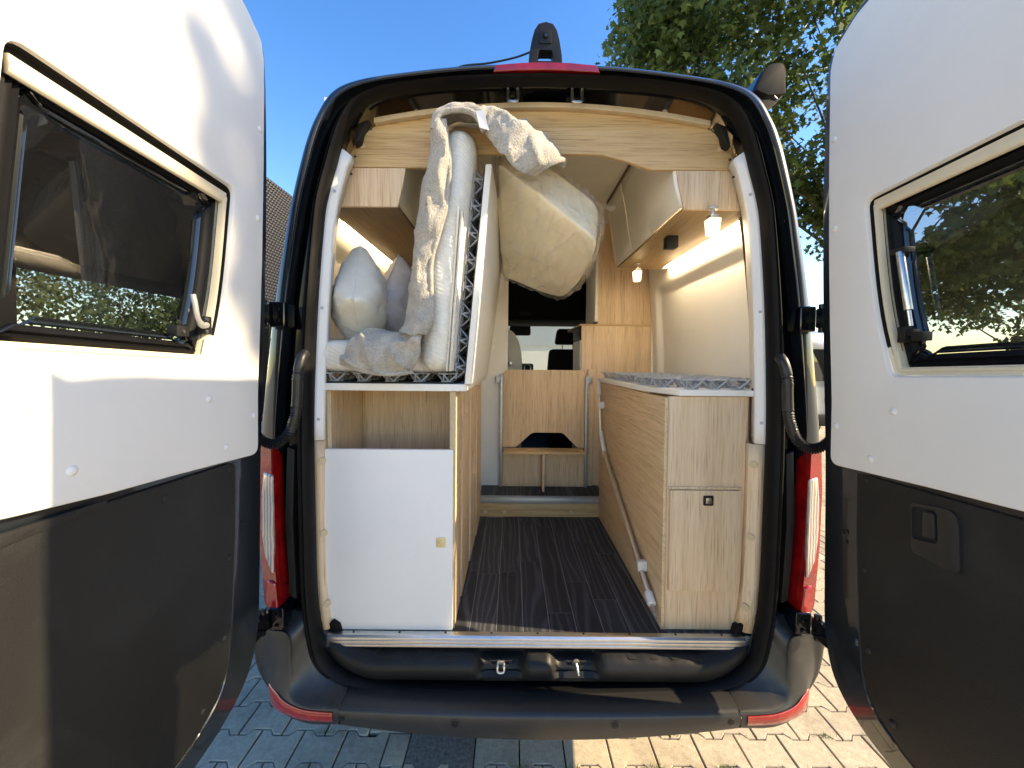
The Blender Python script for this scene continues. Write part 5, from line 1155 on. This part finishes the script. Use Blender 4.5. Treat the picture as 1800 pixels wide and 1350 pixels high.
def tree(label, base, clumps, per, size, seed, trunk_r, fork, mat='leaf', simple=False, group=None, name='maple_tree'):
    t = thing(name, label, 'tree', base, group); rg = random.Random(seed); b = Vector(base); fk = Vector(fork)
    m = MB(); mid = b.lerp(fk, .5) + Vector((rg.uniform(-.1, .1), rg.uniform(-.1, .1), 0)); m.tube(cr([b, mid, fk], 5), [trunk_r * (1.25 - .45 * k / 10) for k in range(11)], 12); m.build('trunk', 'bark', t)
    m = MB()
    for ci, (c, r) in enumerate(clumps):
        if ci % 11: continue
        c = Vector(c); k = rg.uniform(.15, .9); st = b.lerp(fk, .65 + .35 * k); md = st.lerp(c, .5) + Vector((rg.uniform(-.2, .2), rg.uniform(-.2, .2), rg.uniform(.0, .35)))
        n = 9; r0 = trunk_r * rg.uniform(.12, .22); m.tube(cr([st, md, c], 4), [r0 * (1 - .88 * q / 8) for q in range(9)], 6)
        for q in range(3):
            e = c + Vector((rg.uniform(-1, 1), rg.uniform(-1, 1), rg.uniform(-.7, .5))) * r * .8; m.tube([md.lerp(c, .75), c.lerp(e, .5) + Vector((0, 0, .04)), e], [r0 * .25, r0 * .18, r0 * .06], 5)
    m.build('limb', 'bark', t)
    me = leaves([c for c, r in clumps], [r for c, r in clumps], per, size, seed, simple); me.materials.append(MAT[mat])
    o = bpy.data.objects.new('crown', me); COL.objects.link(o); attach(o, t); return t
rg = random.Random(21); cl = []
def ell(c, r, n, rr, keep=None):
    k = 0
    while k < n:
        u = Vector((rg.gauss(0, 1), rg.gauss(0, 1), rg.gauss(0, 1))).normalized() * rg.uniform(.35, 1) ** .5
        p = Vector((c[0] + u.x * r[0], c[1] + u.y * r[1], c[2] + u.z * r[2]))
        if keep and not keep(p): continue
        cl.append((tuple(p), rg.uniform(*rr))); k += 1
def keep_main(p):
    q = proj(*p)
    return q is None or not (1385 < q[0] < 1500 and q[1] > 240 and not (rg.random() < .2)) and q[0] > 1105 + max(0, 60 - q[1]) * -.3
ell((4.3, 5.4, 6.6), (2.9, 2.3, 3.0), 168, (.40, .72), keep_main)
ell((2.35, 5.6, 6.2), (1.0, 1.2, 1.9), 34, (.35, .55), keep_main)
ell((6.6, 4.6, 4.4), (1.7, 1.6, 1.9), 46, (.35, .6))
ell((5.6, 3.4, 3.5), (1.1, .9, .9), 20, (.28, .48))
tree('large green maple tree towering over the right side of the van', (7.2, 6.2, 0), cl, 235, .102, 5, .20, (6.6, 5.9, 3.6))
sdir = Vector((math.sin(R(SUN_AZ)) * math.cos(R(SUN_EL)), math.cos(R(SUN_AZ)) * math.cos(R(SUN_EL)), math.sin(R(SUN_EL))))
rg = random.Random(77); cl = []
for yt, zt, r in ((-.13, 2.55, .10), (-.22, 2.36, .12), (-.15, 2.12, .14), (-.20, 1.92, .10), (-.30, 2.20, .07), (-.12, 1.80, .12), (-.36, 2.46, .06), (-.24, 2.72, .13), (-.10, 2.32, .10)):
    p = Vector((-.87, yt, zt)) + sdir * rg.uniform(12.5, 13.6); cl.append((tuple(p), r))
ell((11.3, -4.4, 9.4), (1.6, 1.5, 1.6), 34, (.4, .7))
tree('maple tree standing to the right, throwing leaf shadows on the left door', (12.2, -4.0, 0), cl, 70, .11, 9, .18, (11.8, -4.0, 6.5))
far_spots = [(-16, 9, 3.9, 2.4), (-15, 13.5, 4.4, 2.6), (-19, 18, 5.0, 3.0), (-13, 24, 4.6, 2.6), (14, 22, 4.6, 2.6), (17, 12, 4.4, 2.6)]
names = ['round tree far left, nearest to the canopy', 'round tree far left, second beyond the canopy', 'tall tree far left behind the other trees', 'tree at the far left end of the lot', 'tree far right beyond the silver van', 'low round tree at the right edge of the lot']
for k, (x, y, h, r) in enumerate(far_spots):
    rg = random.Random(50 + k); cl = []; ell((x, y, h), (r, r, r * .8), 34, (.5, .95))
    tree(names[k], (x, y, 0), cl, 130, .17, 60 + k, .16, (x, y, h * .6), 'leaf_far', True, 'trees at the edge of the lot', 'lot_tree')
